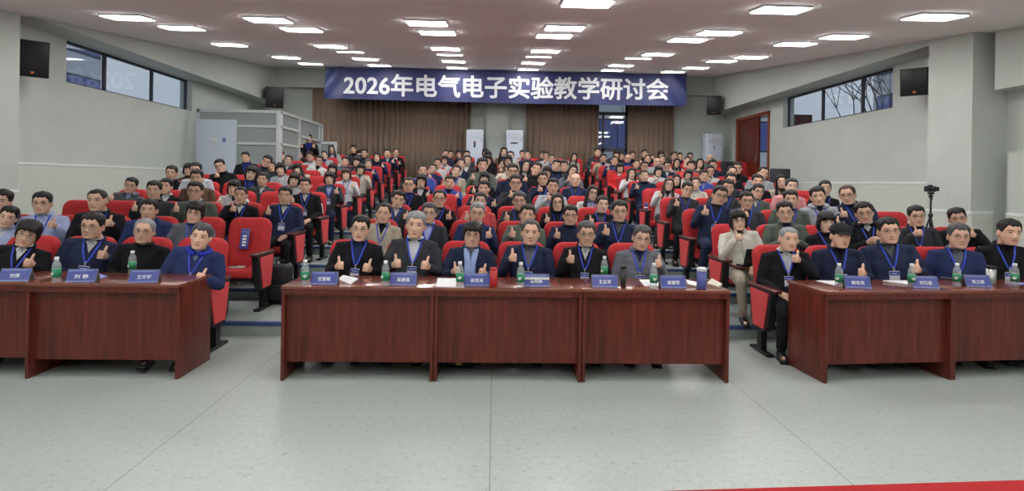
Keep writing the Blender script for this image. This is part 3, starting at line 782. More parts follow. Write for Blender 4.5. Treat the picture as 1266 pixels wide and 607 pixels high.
p = at(529, 212, 12.1); b = MB(); b.add([(math.cos(a)*r*(1+.25*math.sin(3*a)), -math.sin(a)*.03*r/.14, z) for z, r in ((0, .13), (.07, .14), (.14, .09), (.2, .02)) for a in [2*PI*k/14 for k in range(14)]],
    [(i*14+k, i*14+(k+1) % 14, (i+1)*14+(k+1) % 14, (i+1)*14+k) for i in range(3) for k in range(14)]+[tuple(range(14)), tuple(range(42, 56))], 'paper', True)
o = b.build('white_garment'); o.location = (p.x, 12.05, floor_z(12.2)+.49); tag(o, 'white garment heaped on the black aisle chair', 'clothes')
# ================================================================ people
def remesh(V, Fs, vox, smooth, it2=0):
    me = bpy.data.meshes.new('r'); me.from_pydata([tuple(v) for v in V], [], Fs); me.update()
    bm = bmesh.new(); bm.from_mesh(me); bmesh.ops.recalc_face_normals(bm, faces=bm.faces); bm.to_mesh(me); bm.free()
    o = bpy.data.objects.new('r', me); COL.objects.link(o)
    m = o.modifiers.new('r', 'REMESH'); m.mode = 'VOXEL'; m.voxel_size = vox; m.adaptivity = 0
    if smooth:
        m = o.modifiers.new('s', 'SMOOTH'); m.factor = .5; m.iterations = smooth
    bpy.context.view_layer.update()
    r = bpy.data.meshes.new_from_object(o.evaluated_get(bpy.context.evaluated_depsgraph_get()))
    bpy.data.objects.remove(o); bpy.data.meshes.remove(me)
    vs = np.empty(len(r.vertices)*3); r.vertices.foreach_get('co', vs); vs = vs.reshape(-1, 3)
    fs = [tuple(p.vertices) for p in r.polygons]
    bpy.data.meshes.remove(r)
    return vs, fs
class Soup:
    def __init__(s): s.V = []; s.F = []
    def add(s, V, F): k = len(s.V); s.V += [tuple(v) for v in V]; s.F += [tuple(k+a for a in f) for f in F]
    def tube(s, P, n=12, ref=None): s.add(*loft(P, n, ref))
    def ell(s, c, r, n=14, k=10): b = MB(); b.ell(c, r, 'skin', n, k); s.add(b.v, b.f)
HC = Vector((0, -.015, 1.205))        # middle of the head
SL = [(-.116, .020, .070, -.040), (-.110, .033, .083, -.025), (-.096, .046, .088, .0), (-.075, .059, .088, .045), (-.045, .070, .088, .070), (-.01, .077, .089, .088),
      (.025, .081, .088, .097), (.055, .081, .086, .100), (.082, .073, .073, .090), (.102, .054, .050, .068), (.115, .028, .022, .036), (.119, .008, .006, .012)]
def head_surface(grow=None, n=40, m=34, wide=1.):
    zs = [s[0] for s in SL]; V = []; Fs = []
    for i in range(m+1):
        t = i/m; z = -.118+.240*(.5-.5*math.cos(PI*t))
        w = np.interp(z, zs, [s[1] for s in SL])*wide; f = np.interp(z, zs, [s[2] for s in SL]); bk = np.interp(z, zs, [s[3] for s in SL])
        if i in (0, m): w *= .3
        for k in range(n):
            a = 2*PI*k/n; sx, cy = math.sin(a), -math.cos(a)      # k=0 faces -y
            e = 1.03
            x = w*math.copysign(abs(sx)**e, sx); yc = (bk-f)/2; hy = (f+bk)/2
            y = yc + hy*math.copysign(abs(cy)**e, cy)
            if grow is not None:
                g = grow(x, y, z, a); d = Vector((x, y, z*.9)).normalized()
                x += d.x*g; y += d.y*g; zz = z+d.z*g
            else:
                zz = z
                front = y < 0
                if front:
                    # nose, brow, sockets, cheeks, lips, chin
                    nz = math.exp(-((x/.0125)**2))
                    if -.045 < z < .03: y -= nz*.019*max(0, min(1, (.022-z)/.05))*max(0, min(1, (z+.043)/.012)) + .006*math.exp(-((abs(x)-.012)/.007)**2-((z+.034)/.008)**2)
                    y += .006*math.exp(-((abs(x)-.033)/.015)**2-((z-.008)/.012)**2)
                    y -= .004*math.exp(-((z-.034)/.012)**2-((abs(x)-.026)/.03)**2)
                    y -= .005*math.exp(-((abs(x)-.043)/.016)**2-((z+.022)/.02)**2)
                    y -= .006*math.exp(-(x/.022)**2-((z+.062)/.012)**2)
                    y -= .005*math.exp(-(x/.02)**2-((z+.100)/.014)**2)
            V.append((x+HC.x, y+HC.y, zz+HC.z))
    for i in range(m):
        for k in range(n): Fs.append((i*n+k, i*n+(k+1) % n, (i+1)*n+(k+1) % n, (i+1)*n+k))
    Fs.append(tuple(range(n))); Fs.append(tuple(range(m*n, (m+1)*n)))
    return V, Fs
# ---- arms: (shoulder, elbow, wrist, hand gesture); the person's right arm is at -x
def arm(kind, s):
    sh = Vector((s*.180, .055, 1.0))
    if kind == 'low': return sh, Vector((s*.255, -.01, .750)), Vector((s*.165, -.215, .83)), 'thumb'
    if kind == 'high': return sh, Vector((s*.250, -.05, .76)), Vector((s*.185, -.20, .94)), 'thumb'
    if kind == 'face': return sh, Vector((s*.25, -.10, .79)), Vector((s*.09, -.17, .985)), 'thumb'
    if kind == 'lap': return sh, Vector((s*.245, .02, .74)), Vector((s*.11, -.19, .655)), 'rest'
    if kind == 'clasp': return sh, Vector((s*.250, -.03, .755)), Vector((s*.075, -.23, .86)), 'fist'
POSES = {'Rl': ('low', 'lap'), 'Rh': ('high', 'lap'), 'B': ('low', 'low'), 'b': ('high', 'high'), 'N': ('lap', 'lap'), 'C': ('clasp', 'clasp'), 'Rf': ('face', 'lap')}
def hand(sp, W, E, kind, s):
    u = (W-E).normalized()
    if kind == 'thumb':
        n = Vector((0, -.10, 1)); n = (n-u*n.dot(u)).normalized()
        if abs(u.z) > .7: u = (u+Vector((0, -.6, -.35))).normalized(); n = Vector((0, 0, 1)); n = (n-u*n.dot(u)).normalized()
    elif kind == 'fist':
        n = Vector((0, -.3, 1)); n = (n-u*n.dot(u)).normalized()
    else:
        n = Vector((-s*.9, 0, .35)); n = (n-u*n.dot(u)).normalized()
    m = n.cross(u)*(1 if s > 0 else -1); m.normalize()
    if m.x*s > 0: m = -m            # palm side looks towards the body's middle
    K = []
    sp.tube([(*(W-u*.05), .026, .030), (*W, .020, .028), (*(W+u*.045), .017, .036), (*(W+u*.085), .015, .036)], 12, tuple(m))
    if kind in ('thumb', 'fist'):
        for i in range(4):
            L = (.036, .040, .037, .030)[i]; r = (.0108, .0110, .0106, .0096)[i]
            k0 = W+u*(.080 - .004*abs(i-1))+n*(.031-.0210*i)-m*.002
            p1 = k0+u*L*.45+m*.014; p2 = p1+m*.026-u*.006; p3 = p2-u*.030+m*.002
            sp.tube([(*k0, r*1.08), (*p1, r), (*p2, r*.97), (*p3, r*.85)], 8)
        if kind == 'thumb':
            b0 = W+u*.028+n*.018+m*.012; b1 = b0+n*.030+u*.020; b2 = b1+n*.026+u*.002; b3 = b2+n*.019-u*.006
            sp.tube([(*b0, .017), (*b1, .0145), (*b2, .0135), (*b3, .0112)], 8)
        else:
            b0 = W+u*.03+n*.022+m*.012; b1 = b0+u*.035+n*.012+m*.012; b2 = b1+u*.018+m*.02-n*.006
            sp.tube([(*b0, .014), (*b1, .0115), (*b2, .0098)], 8)
    else:
        for i in range(4):
            L = (.066, .074, .068, .052)[i]; r = .009
            k0 = W+u*.080+n*(.029-.0195*i); p1 = k0+u*L*.5+m*.006; p2 = p1+u*L*.3+m*.016; p3 = p2+u*L*.2+m*.018
            sp.tube([(*k0, r), (*p1, r*.95), (*p2, r*.9), (*p3, r*.8)], 8)
        b0 = W+u*.025+n*.022+m*.006; b1 = b0+u*.035+n*.020+m*.008; b2 = b1+u*.030+n*.004+m*.006
        sp.tube([(*b0, .014), (*b1, .0115), (*b2, .0095)], 8)
def legs(sp, r0, r1, r2, stand=False, foot=True):
    for s in (-1, 1):
        if stand:
            sp.tube([(s*.085, .02, .56, r0), (s*.095, .0, .30, r1*.95), (s*.10, .01, .05, r1*.8), (s*.105, .03, -.30, r2)], 14)
            if foot: sp.tube([(s*.105, .05, -.38, .035), (s*.115, -.06, -.39, .035), (s*.12, -.14, -.40, .028)], 10)
        else:
            sp.tube([(s*.085, .03, .545, r0), (s*.105, -.20, .55, r0*.92), (s*.125, -.40, .535, r1)], 14)
            sp.tube([(s*.125, -.40, .535, r1), (s*.125, -.35, .33, r1*.86), (s*.125, -.28, .11, r2)], 14)
            if foot: sp.tube([(s*.125, -.27, .05, .034), (s*.13, -.36, .04, .033), (s*.135, -.44, .035, .026)], 10)
def build_body(pose, vox, stand=False):
    a, c = POSES[pose]; sp = Soup()
    sp.add(*head_surface())
    for s in (-1, 1): sp.ell((s*.083+HC.x, HC.y+.012, HC.z-.008), (.009, .018, .030), 10, 8)
    sp.tube([(0, .055, 1.02, .066, .066), (0, .045, 1.07, .060, .060), (0, .028, 1.12, .058, .058), (0, .015, 1.16, .056, .056)], 16)
    sp.tube([(0, .02, .50, .15, .10), (0, .03, .60, .13, .09), (0, .045, .75, .135, .09), (0, .055, .90, .15, .09), (0, .055, .99, .14, .07), (0, .055, 1.04, .075, .055)], 18)
    for s, k in ((-1, a), (1, c)):
        S, E, W, g = arm(k, s)
        sp.tube([(s*.10, .055, 1.0, .05), (*S, .048), (*((S+E)/2), .042), (*E, .036), (*((E+W)/2), .034), (*W, .026)], 12)
        hand(sp, W, E, g, s)
    legs(sp, .072, .050, .038, stand)
    return remesh(sp.V, sp.F, vox, 2)
def build_jacket(pose, vox, thick=0.):
    a, c = POSES[pose]; sp = Soup(); t = thick
    sp.tube([(0, .025, .50, .185+t, .135+t), (0, .03, .60, .182+t, .132+t), (0, .04, .74, .178+t, .125+t), (0, .05, .87, .190+t, .122+t), (0, .055, .96, .190+t, .108+t), (0, .058, 1.01, .158+t, .088+t), (0, .055, 1.045, .105+t, .070+t), (0, .05, 1.07, .076+t, .066+t)], 22)
    for s, k in ((-1, a), (1, c)):
        S, E, W, g = arm(k, s)
        We = W-(W-E).normalized()*.012
        sp.tube([(s*.10, .055, .985, .075+t), (*(S+Vector((0, 0, -.012))), .066+t), (*((S+E)/2), .059+t), (*E, .053+t), (*((E+We)/2), .049+t), (*We, .042+t*.6)], 14)
    V, Fs = remesh(sp.V, sp.F, vox, 5)
    # soft folds
    for i, v in enumerate(V):
        q = Vector(v)
        f = noise.noise(Vector((q.x*9, q.y*9, q.z*14)))*.007+noise.noise(Vector((q.x*22, q.y*22, q.z*30+5)))*.003
        c0 = Vector((q.x*.6, .05, q.z)); d = (q-c0); d.normalize(); V[i] = tuple(q+d*f)
    return V, Fs
def build_shirt(vox):
    sp = Soup()
    sp.tube([(0, .03, .62, .165, .118), (0, .04, .74, .163, .112), (0, .05, .87, .172, .111), (0, .055, .96, .170, .098), (0, .058, 1.005, .140, .080), (0, .055, 1.04, .092, .066), (0, .047, 1.068, .070, .064), (0, .042, 1.085, .066, .064)], 22)
    return remesh(sp.V, sp.F, vox, 2)
def build_trousers(vox, stand=False):
    sp = Soup()
    sp.tube([(0, .03, .47, .165, .12), (0, .03, .60, .165, .118)], 18)
    legs(sp, .088, .066, .052, stand, foot=False)
    return remesh(sp.V, sp.F, vox, 4)
def np_mesh(name, V, Fs, mats, smooth=True, mi=None):
    me = bpy.data.meshes.new(name); me.from_pydata([tuple(v) for v in V], [], Fs)
    for q in mats: me.materials.append(M[q])
    me.polygons.foreach_set('use_smooth', [smooth]*len(Fs))
    if mi is not None: me.polygons.foreach_set('material_index', mi)
    me.update(); return me
PIV = Vector((0, .045, 1.105))
HEADS = {0: (0, 0, 0), 1: (9, 5, 2), 2: (-9, -5, 2), 3: (4, 9, 5), 4: (-4, -9, 5), 5: (24, 2, 4), 6: (-24, -2, 4)}
def head_mat(h):
    yaw, roll, pitch = HEADS[h]
    R = Matrix.Rotation(math.radians(yaw), 4, 'Z') @ Matrix.Rotation(math.radians(roll), 4, 'Y') @ Matrix.Rotation(math.radians(pitch), 4, 'X')
    S = Matrix.Translation(HC+Vector((0, -.012, -.018))) @ Matrix.Diagonal((1.07, 1.06, 1.05, 1)) @ Matrix.Translation(-HC)
    return Matrix.Translation(PIV) @ R @ Matrix.Translation(-PIV) @ S
def mirror(V, Fs): 
    V = np.array(V); V[:, 0] *= -1; return V, [tuple(reversed(f)) for f in Fs]
_cache = {}
def cached(key, fn):
    if key not in _cache: _cache[key] = fn()
    return _cache[key]
def raw_body(pose, vox, stand):
    if pose in ('Ll', 'Lh', 'Lf'): return mirror(*cached(('rb', 'R'+pose[1], vox, stand), lambda: build_body('R'+pose[1], vox, stand)))
    return cached(('rb', pose, vox, stand), lambda: build_body(pose, vox, stand))
def raw_jacket(pose, vox, thick):
    if pose in ('Ll', 'Lh', 'Lf'): return mirror(*cached(('rj', 'R'+pose[1], vox, thick), lambda: build_jacket('R'+pose[1], vox, thick)))
    return cached(('rj', pose, vox, thick), lambda: build_jacket(pose, vox, thick))
def face_parts():
    "eyes, brows, lips laid on the face, from a ray cast on the head"
    V, Fs = head_surface(); bv = BVHTree.FromPolygons([Vector(v) for v in V], [f for f in Fs])
    def hit(x, z, off=0.):
        r = bv.ray_cast(Vector((HC.x+x, -.5, HC.z+z)), Vector((0, 1, 0)))
        return (r[0].y if r[0] is not None else HC.y-.08)-off
    b = MB()
    for s in (-1, 1):
        y = hit(s*.031, .010)
        b.ell((s*.033+HC.x, y+.0035, HC.z+.010), (.0150, .0062, .0054), 'eye_white', 12, 6)
        b.ell((s*.033+HC.x, y+.001, HC.z+.010), (.0066, .0064, .0054), 'eye_dark', 10, 6)
        P = []
        for k in range(5):
            x = s*(.018+.031*k/4); P.append((x+HC.x, hit(x, .016)-.0005, HC.z+.0145+.003*math.sin(PI*k/4)-.001*k*.4))
        b.tube(P, [.0010, .0019, .0021, .0019, .0010], 'eye_dark', 6)
        P = []
        for k in range(6):
            x = s*(.015+.038*k/5); z = .030+.006*math.sin(PI*(k+.6)/6.2); P.append((x+HC.x, hit(x, z)-.001, HC.z+z))
        b.tube(P, [.0022, .0034, .0037, .0034, .0026, .0012], 'brow', 6)
    P = [(x+HC.x, hit(x, -.0605)-.0005, HC.z-.0600-abs(x)*-.05) for x in (-.026, -.014, 0, .014, .026)]
    b.tube(P, [.0014, .0040, .0048, .0040, .0014], 'lip', 8)
    P = [(x+HC.x, hit(x, -.0605)-.0042+abs(x)*.09, HC.z-.0600+abs(x)*.05) for x in (-.024, -.013, 0, .013, .024)]
    b.tube(P, .0010, 'brow', 6)
    for s in (-1, 1): b.ell((s*.0065+HC.x, hit(s*.0065, -.036)+.001, HC.z-.037), (.003, .002, .0018), 'brow', 8, 4)
    return b
BODY_MATS = ['skin', 'eye_white', 'eye_dark', 'brow', 'lip']
def body_mesh(pose, vox, h, stand=False):
    def mk():
        V, Fs = raw_body(pose, vox, stand); V = np.array(V, dtype=float); n0 = len(V)
        fp = cached('face', face_parts); idx = {m: BODY_MATS.index(m) for m in fp.mats}
        FV = np.array(fp.v); Fs2 = [tuple(n0+a for a in f) for f in fp.f]
        A = np.vstack([V, FV]); mi = [0]*len(Fs)+[idx[fp.mats[i]] for i in fp.m]
        H = np.array(head_mat(h))
        d = np.hstack([A, np.ones((len(A), 1))]) @ H.T
        w = np.clip((A[:, 2]-1.062)/.05, 0, 1); rad = np.hypot(A[:, 0], A[:, 1]-.0); w *= np.clip((.165-rad)/.02, 0, 1); w[n0:] = 1
        w = (w*w*(3-2*w))[:, None]
        A = A*(1-w)+d[:, :3]*w
        if stand: A[:, 2] += .42
        return np_mesh('body', A, list(Fs)+Fs2, BODY_MATS, mi=mi)
    return cached(('body', pose, vox, h, stand), mk)
def jacket_mesh(pose, vox, style, stand=False):
    """style: s suit (deep V), z zip (medium V), c closed crew, h hood, v deep V knit"""
    def mk():
        thick = .016 if style == 'p' else 0.
        V, Fs = raw_jacket(pose, vox, thick)
        me = np_mesh('jacket', V, Fs, ['cloth']); bm = bmesh.new(); bm.from_mesh(me); bpy.data.meshes.remove(me)
        cut = {'s': (.80, .075), 'v': (.86, .07), 'z': (.93, .055), 'h': (.97, .06), 'p': (.95, .055), 'c': None}[style]
        if cut:
            zA, wT = cut; zT = 1.07
            for s in (-1, 1):
                g = [f for f in bm.faces if f.calc_center_median().y < .03 and abs(f.calc_center_median().x) < .11 and f.calc_center_median().z > zA-.04]
                ge = set(); [ge.update(f.edges) for f in g]; gv = set(); [gv.update(f.verts) for f in g]
                d = Vector((s*wT, 0, zT-zA)); nrm = Vector((d.z, 0, -d.x))
                bmesh.ops.bisect_plane(bm, geom=g+list(ge)+list(gv), dist=1e-5, plane_co=(0, 0, zA), plane_no=nrm)
            kill = []
            for f in bm.faces:
                c = f.calc_center_median()
                if c.y < .0 and c.z > zA and abs(c.x) < wT*(c.z-zA)/(zT-zA): kill.append(f)
                elif c.z > 1.045 and c.y < .12 and math.hypot(c.x, c.y-.05) < .068: kill.append(f)
            bmesh.ops.delete(bm, geom=kill, context='FACES')
        bmesh.ops.solidify(bm, geom=bm.faces[:], thickness=.005) if cut else None
        mesh = bpy.data.meshes.new('jacket'); bm.to_mesh(mesh)
        bv = BVHTree.FromBMesh(bm); bm.free()
        mesh.materials.append(M['cloth'])
        mb = MB()
        def hit(x, z, off=.004, o=bv):
            r = o.ray_cast(Vector((x, -.6, z)), Vector((0, 1, 0))) if z < 1.2 else (None,)
            return r[0].y-off if r[0] is not None else -.06-off
        if style == 's':     # lapels
            zA, wT = cut
            for s in (-1, 1):
                A = []; B = []
                n = 9
                for k in range(n):
                    q = k/(n-1); z = zA+(1.045-zA)*q; x = wT*(z-zA)/(1.07-zA)
                    w = .050*min(1, q*1.6+.1) if q < .62 else (.052*(1-.25*(q-.62)/.38) if q > .70 else .036)
                    xi, xo = s*(x-.002), s*(x+w)
                    yi, yo = hit(s*(x+.008), z, .007), hit(xo, z-.006, .006)
                    A.append((xi, yi, z)); B.append((xo, yo, z-.006+.02*(q > .7)))
                V2 = A+B+[(p[0], p[1]+.006, p[2]) for p in A+B]; F2 = []
                for k in range(n-1):
                    F2 += [(k, k+1, n+k+1, n+k), (2*n+k, 2*n+k+1, 3*n+k+1, 3*n+k), (k, k+1, 2*n+k+1, 2*n+k), (n+k, n+k+1, 3*n+k+1, 3*n+k)]
                mb.add(V2, F2, 'cloth', False)
        if style in ('s', 'z', 'v', 'p', 'h', 'c'):   # collar round the neck
            r = {'s': .010, 'v': .008, 'z': .014, 'p': .020, 'h': .030, 'c': .010}[style]
            P = []
            a0 = .0 if style == 'c' else .55
            for k in range(15):
                a = -PI/2+a0+(2*PI-2*a0)*k/14
                rr = .074+(.012 if style == 'h' else 0)
                zz = 1.062+.018*math.sin(a)*1+(.012 if style in ('z', 'p') else 0)
                P.append((rr*math.cos(a), .047+.066*math.sin(a)*1.03, zz, r*.8, r*1.5))
            V3, F3 = loft(P, 8, (0, 0, 1)); mb.add(V3, F3, 'cloth', True)
        if style in ('z', 'h', 'p', 's'):
            # closing line and buttons or zip
            zA = cut[0]; Pz = [(.004, hit(.004, z, -.0005), z) for z in np.linspace(.62, zA-.012, 10)]
            mb.tube(Pz, .0022, 'black_plastic' if style != 's' else 'cloth', 6)
            if style == 's':
                for z in (.76, .66): mb.ell((.014, hit(.014, z, .001), z), (.008, .004, .008), 'black_plastic', 8, 4)
        if style in ('s', 'z', 'p'):
            for s in (-1, 1):
                Pz = [(s*x, hit(s*x, z, -.0005), z) for x, z in ((.085, .70), (.13, .73))]; mb.tube(Pz, .002, 'black_plastic', 5)
        if style == 'p':
            pass
        if mb.v:
            e = mb.mesh('e'); bm = bmesh.new(); bm.from_mesh(mesh); n0 = len(bm.faces); bm.from_mesh(e)
            bm.faces.ensure_lookup_table()
            names = [m.name for m in e.materials]
            allm = ['cloth']+[n for n in names if n != 'cloth']
            for f in bm.faces[n0:]: f.material_index = allm.index(names[f.material_index])
            bm.to_mesh(mesh); bm.free()
            for n in allm[1:]: mesh.materials.append(M[n])
            bpy.data.meshes.remove(e)
        mesh.polygons.foreach_set('use_smooth', [True]*len(mesh.polygons))
        if stand:
            for v in mesh.vertices: v.co.z += .42
        return mesh
    return cached(('jk', pose, vox, style, stand), mk)
def shirt_mesh(vox, stand=False):
    def mk():
        V, Fs = cached(('rs', vox), lambda: build_shirt(vox)); b = MB()
        me = np_mesh('shirt', V, Fs, ['cloth'])
        bv = BVHTree.FromPolygons([Vector(v) for v in V], Fs)
        def hit(x, z, off=.003):
            r = bv.ray_cast(Vector((x, -.6, z)), Vector((0, 1, 0))); return r[0].y-off if r[0] is not None else -.03
        for s in (-1, 1):     # collar points
            pts = [(s*.004, 1.052), (s*.050, 1.088), (s*.064, 1.055), (s*.030, 1.008)]
            A = [(x, hit(x, min(z, 1.06), .010 if z < 1.04 else .006), z) for x, z in pts]; B = [(p[0], p[1]+.006, p[2]) for p in A]
            b.add(A+B, [(0, 1, 2, 3), (4, 5, 6, 7), (0, 1, 5, 4), (1, 2, 6, 5), (2, 3, 7, 6), (3, 0, 4, 7)], 'cloth')
        P = [(.074*.93*math.cos(a), .043+.064*math.sin(a), 1.078+.012*math.sin(a), .005, .014) for a in [2*PI*k/16 for k in range(17)]]
        V3, F3 = loft(P, 8, (0, 0, 1)); b.add(V3, F3, 'cloth', True)
        b.tube([(0, hit(0, z, 0), z) for z in np.linspace(.8, 1.03, 8)], .0035, 'cloth', 6)
        e = b.mesh('e'); bm = bmesh.new(); bm.from_mesh(me); bm.from_mesh(e); bm.to_mesh(me); bm.free(); bpy.data.meshes.remove(e)
        if stand:
            for v in me.vertices: v.co.z += .42
        return me
    return cached(('sh', vox, stand), mk)
def trousers_mesh(vox, stand=False):
    def mk():
        V, Fs = build_trousers(vox, stand); me = np_mesh('trousers', V, Fs, ['cloth'])
        if stand:
            for v in me.vertices: v.co.z += .42
        return me
    return cached(('tr', vox, stand), mk)
def shoe_mesh(s, stand=False):
    def mk():
        b = MB(); x = s*.13; z0 = -.42 if stand else 0; y0 = .29 if stand else 0
        if stand: x = s*.11
        V, Fs = loft([(x, y0-.235, z0+.052, .040, .045), (x, y0-.30, z0+.048, .044, .044), (x, y0-.38, z0+.036, .047, .034), (x, y0-.455, z0+.028, .040, .024)], 12, (1, 0, 0))
        b.add(V, Fs, 'black_plastic', True); b.box(x-.045, x+.045, y0-.48, y0-.20, z0+.0, z0+.012, 'black_plastic', bev=.004)
        me = b.mesh('shoe')
        if stand:
            for v in me.vertices: v.co.z += .42
        return me
    return cached(('shoe', s, stand), mk)
def lanyard_mesh(pose, vox, style):
    def mk():
        V, Fs = raw_jacket(pose, vox, .016 if style == 'p' else 0.)
        bv = BVHTree.FromPolygons([Vector(v) for v in V], list(Fs))
        def hit(x, z, off): 
            r = bv.ray_cast(Vector((x, -.19, z)), Vector((0, 1, 0)))
            y = r[0].y if r[0] is not None else -.045
            return y-off
        b = MB(); zb = .845
        for s in (-1, 1):
            n = 12; A = []; 
            for k in range(n+1):
                q = k/n; z = 1.075+(zb-1.075)*q; x = s*(.070*(1-q)**.8+.006)
                off = .009+ (.010 if q < .25 else 0)
                y = hit(x, min(z, 1.045), off) if z < 1.07 else hit(x, 1.045, off)+.03
                A.append((x, y, z))
            w = .0072
            V2 = []; 
            for (x, y, z) in A: V2 += [(x-w, y, z), (x+w, y, z), (x+w, y+.003, z), (x-w, y+.003, z)]
            F2 = []
            for k in range(n):
                for j in range(4): F2.append((k*4+j, k*4+(j+1) % 4, k*4+4+(j+1) % 4, k*4+4+j))
            F2 += [(0, 1, 2, 3), (4*n, 4*n+1, 4*n+2, 4*n+3)]
            b.add(V2, F2, 'lanyard_blue')
        P = [(.074*math.cos(a), .047+.070*math.sin(a), 1.075+.014*math.sin(a), .002, .010) for a in [PI*k/12 for k in range(13)]]
        V3, F3 = loft(P, 6, (0, 0, 1)); b.add(V3, F3, 'lanyard_blue', True)
        y = hit(0, zb-.01, .012); b.box(-.008, .008, y-.004, y+.004, zb-.035, zb+.004, 'steel', bev=.002)
        c = MB(); y2 = hit(0, .76, .012); y3 = min(y2, y)
        c.box(-.042, .042, y3-.003, y3+.001, .705, .812, 'badge_white', bev=.001); c.box(-.040, .040, y3-.0042, y3-.003, .770, .808, 'badge_blue'); c.box(-.026, .026, y3-.0050, y3-.0040, .784, .790, 'badge_white'); c.box(-.030, .030, y3-.0042, y3-.003, .708, .718, 'badge_blue')
        return b.mesh('lanyard'), c.mesh('badge')
    return cached(('ln', pose, vox, style), mk)
# ---- hair
def hair_mesh(style, vox):
    def mk():
        P = {'S': dict(fr=.066, side=.0, t=.006, top=.016), 'Z': dict(fr=.072, side=.010, t=.004, top=.005), 'R': dict(fr=.082, side=.0, t=.006, top=.007),
             'F': dict(fr=.052, side=-.03, t=.014, top=.016), 'T': dict(fr=.070, side=-.01, t=.006, top=.006), 'B': dict(fr=.054, side=-.05, t=.010, top=.012),
             'L': dict(fr=.072, side=-.06, t=.009, top=.010), 'N': dict(fr=.040, side=-.06, t=.010, top=.012), 'D': dict(fr=.2, side=.0, t=.004, top=0), 'C': dict(fr=.066, side=.0, t=.005, top=.0)}[style]
        def grow(x, y, z, a):
            ang = abs(a if a <= PI else a-2*PI)       # 0 at the face, pi at the nape
            # hairline height as it goes from the forehead round the ears to the nape
            fr, sd = P['fr'], P['side']
            if ang < .62: line = fr+(.005*math.sin(a*11+1) if style in 'SFNB' else 0)+(.008*(ang/.62)**2 if style in 'SRZC' else 0)
            elif ang < .95: line = fr+.008*(style in 'SRZC')+(.020-fr)*(ang-.62)/.33
            elif ang < 1.25: line = .020+(sd-.020)*(ang-.95)/.3
            elif ang < 2.0: line = sd+(.018 if style in 'SZRCD' else 0)*math.sin((ang-1.25)/.75*PI)
            else: line = sd+(-.075-sd)*min(1, (ang-2.0)/.6)
            if style in 'D': line = .02 if ang > 1.1 else .3
            m = max(0, min(1, (z-line)/.012)) 
            if style == 'D': m *= max(0, min(1, (.062-z)/.015))
            t = P['t']+P['top']*max(0, min(1, (z-.05)/.05))
            nz = noise.noise(Vector((x*55, y*55, z*28)))*.14+noise.noise(Vector((x*120, y*120, z*60)))*.07
            return -.013+m*(t+.013)*(1+nz)
        V, Fs = head_surface(grow, 56, 46)
        if style in 'SZRTDC':
            return np_mesh('hair', V, Fs, ['hair'])
        sp = Soup(); sp.add(V, Fs)
        h = HC
        if style == 'F':
            for s in (-1, 1): sp.tube([(s*.076, h.y+.01, h.z+.05, .020, .04), (s*.080, h.y+.015, h.z-.01, .014, .035), (s*.074, h.y+.03, h.z-.045, .010, .025)], 10, (1, 0, 0))
            for k in range(7):
                x = -.05+.1*k/6; sp.tube([(x*.8, h.y-.06, h.z+.10, .016), (x, h.y-.092, h.z+.075, .015), (x*1.1, h.y-.092, h.z+.050+.008*(k % 2), .008)], 8)
        if style == 'B':
            for s in (-1, 1): sp.tube([(s*.070, h.y-.02, h.z+.06, .022, .045), (s*.086, h.y-.005, h.z+.0, .016, .050), (s*.086, h.y+.005, h.z-.055, .018, .050), (s*.072, h.y+.01, h.z-.085, .014, .045)], 12, (1, 0, 0))
            sp.tube([(0, h.y+.09, h.z+.03, .075, .03), (0, h.y+.09, h.z-.04, .082, .035), (0, h.y+.075, h.z-.085, .075, .03)], 14, (1, 0, 0))
            for k in range(8):
                x = -.056+.112*k/7; sp.tube([(x*.7, h.y-.055, h.z+.105, .016), (x, h.y-.089, h.z+.075, .013), (x*1.05, h.y-.089+abs(x)*.2, h.z+.048-abs(x)*.2, .008)], 8)
        if style in 'LN':
            for s in (-1, 1):
                sp.tube([(s*.040, h.y-.045, h.z+.095, .022, .03), (s*.078, h.y-.025, h.z+.04, .014, .040), (s*.089, h.y+.002, h.z-.04, .014, .055), (s*.092, h.y+.008, h.z-.11, .020, .062), (s*.098, h.y-.005, h.z-.18, .026, .060), (s*.090, h.y-.03, h.z-.25, .026, .045), (s*.082, h.y-.05, h.z-.30, .016, .02)], 14, (1, 0, 0))
            sp.tube([(0, h.y+.085, h.z+.05, .078, .03), (0, h.y+.095, h.z-.05, .090, .038), (0, h.y+.10, h.z-.13, .105, .040), (0, h.y+.13, h.z-.22, .105, .035)], 14, (1, 0, 0))
            if style == 'N':
                for k in range(9):
                    x = -.056+.112*k/8; sp.tube([(x*.7, h.y-.055, h.z+.105, .016), (x, h.y-.090, h.z+.07, .012), (x*1.05, h.y-.092+abs(x)*.2, h.z+.030-abs(x)*.1, .007)], 8)
        if style == 'T': sp.ell((0, h.y+.12, h.z+.03), (.035, .03, .035))
        V, Fs = remesh(sp.V, sp.F, max(.005, vox*.8), 2)
        V = np.array(V)
        for i, v in enumerate(V):
            q = Vector(v); V[i] = np.array(v)+np.array((q-HC).normalized())*(noise.noise(Vector((q.x*90, q.y*90, q.z*10)))*.0035)
        return np_mesh('hair', V, Fs, ['hair'])
    return cached(('hair', style, vox), mk)
def bun_hair(vox):
    pass
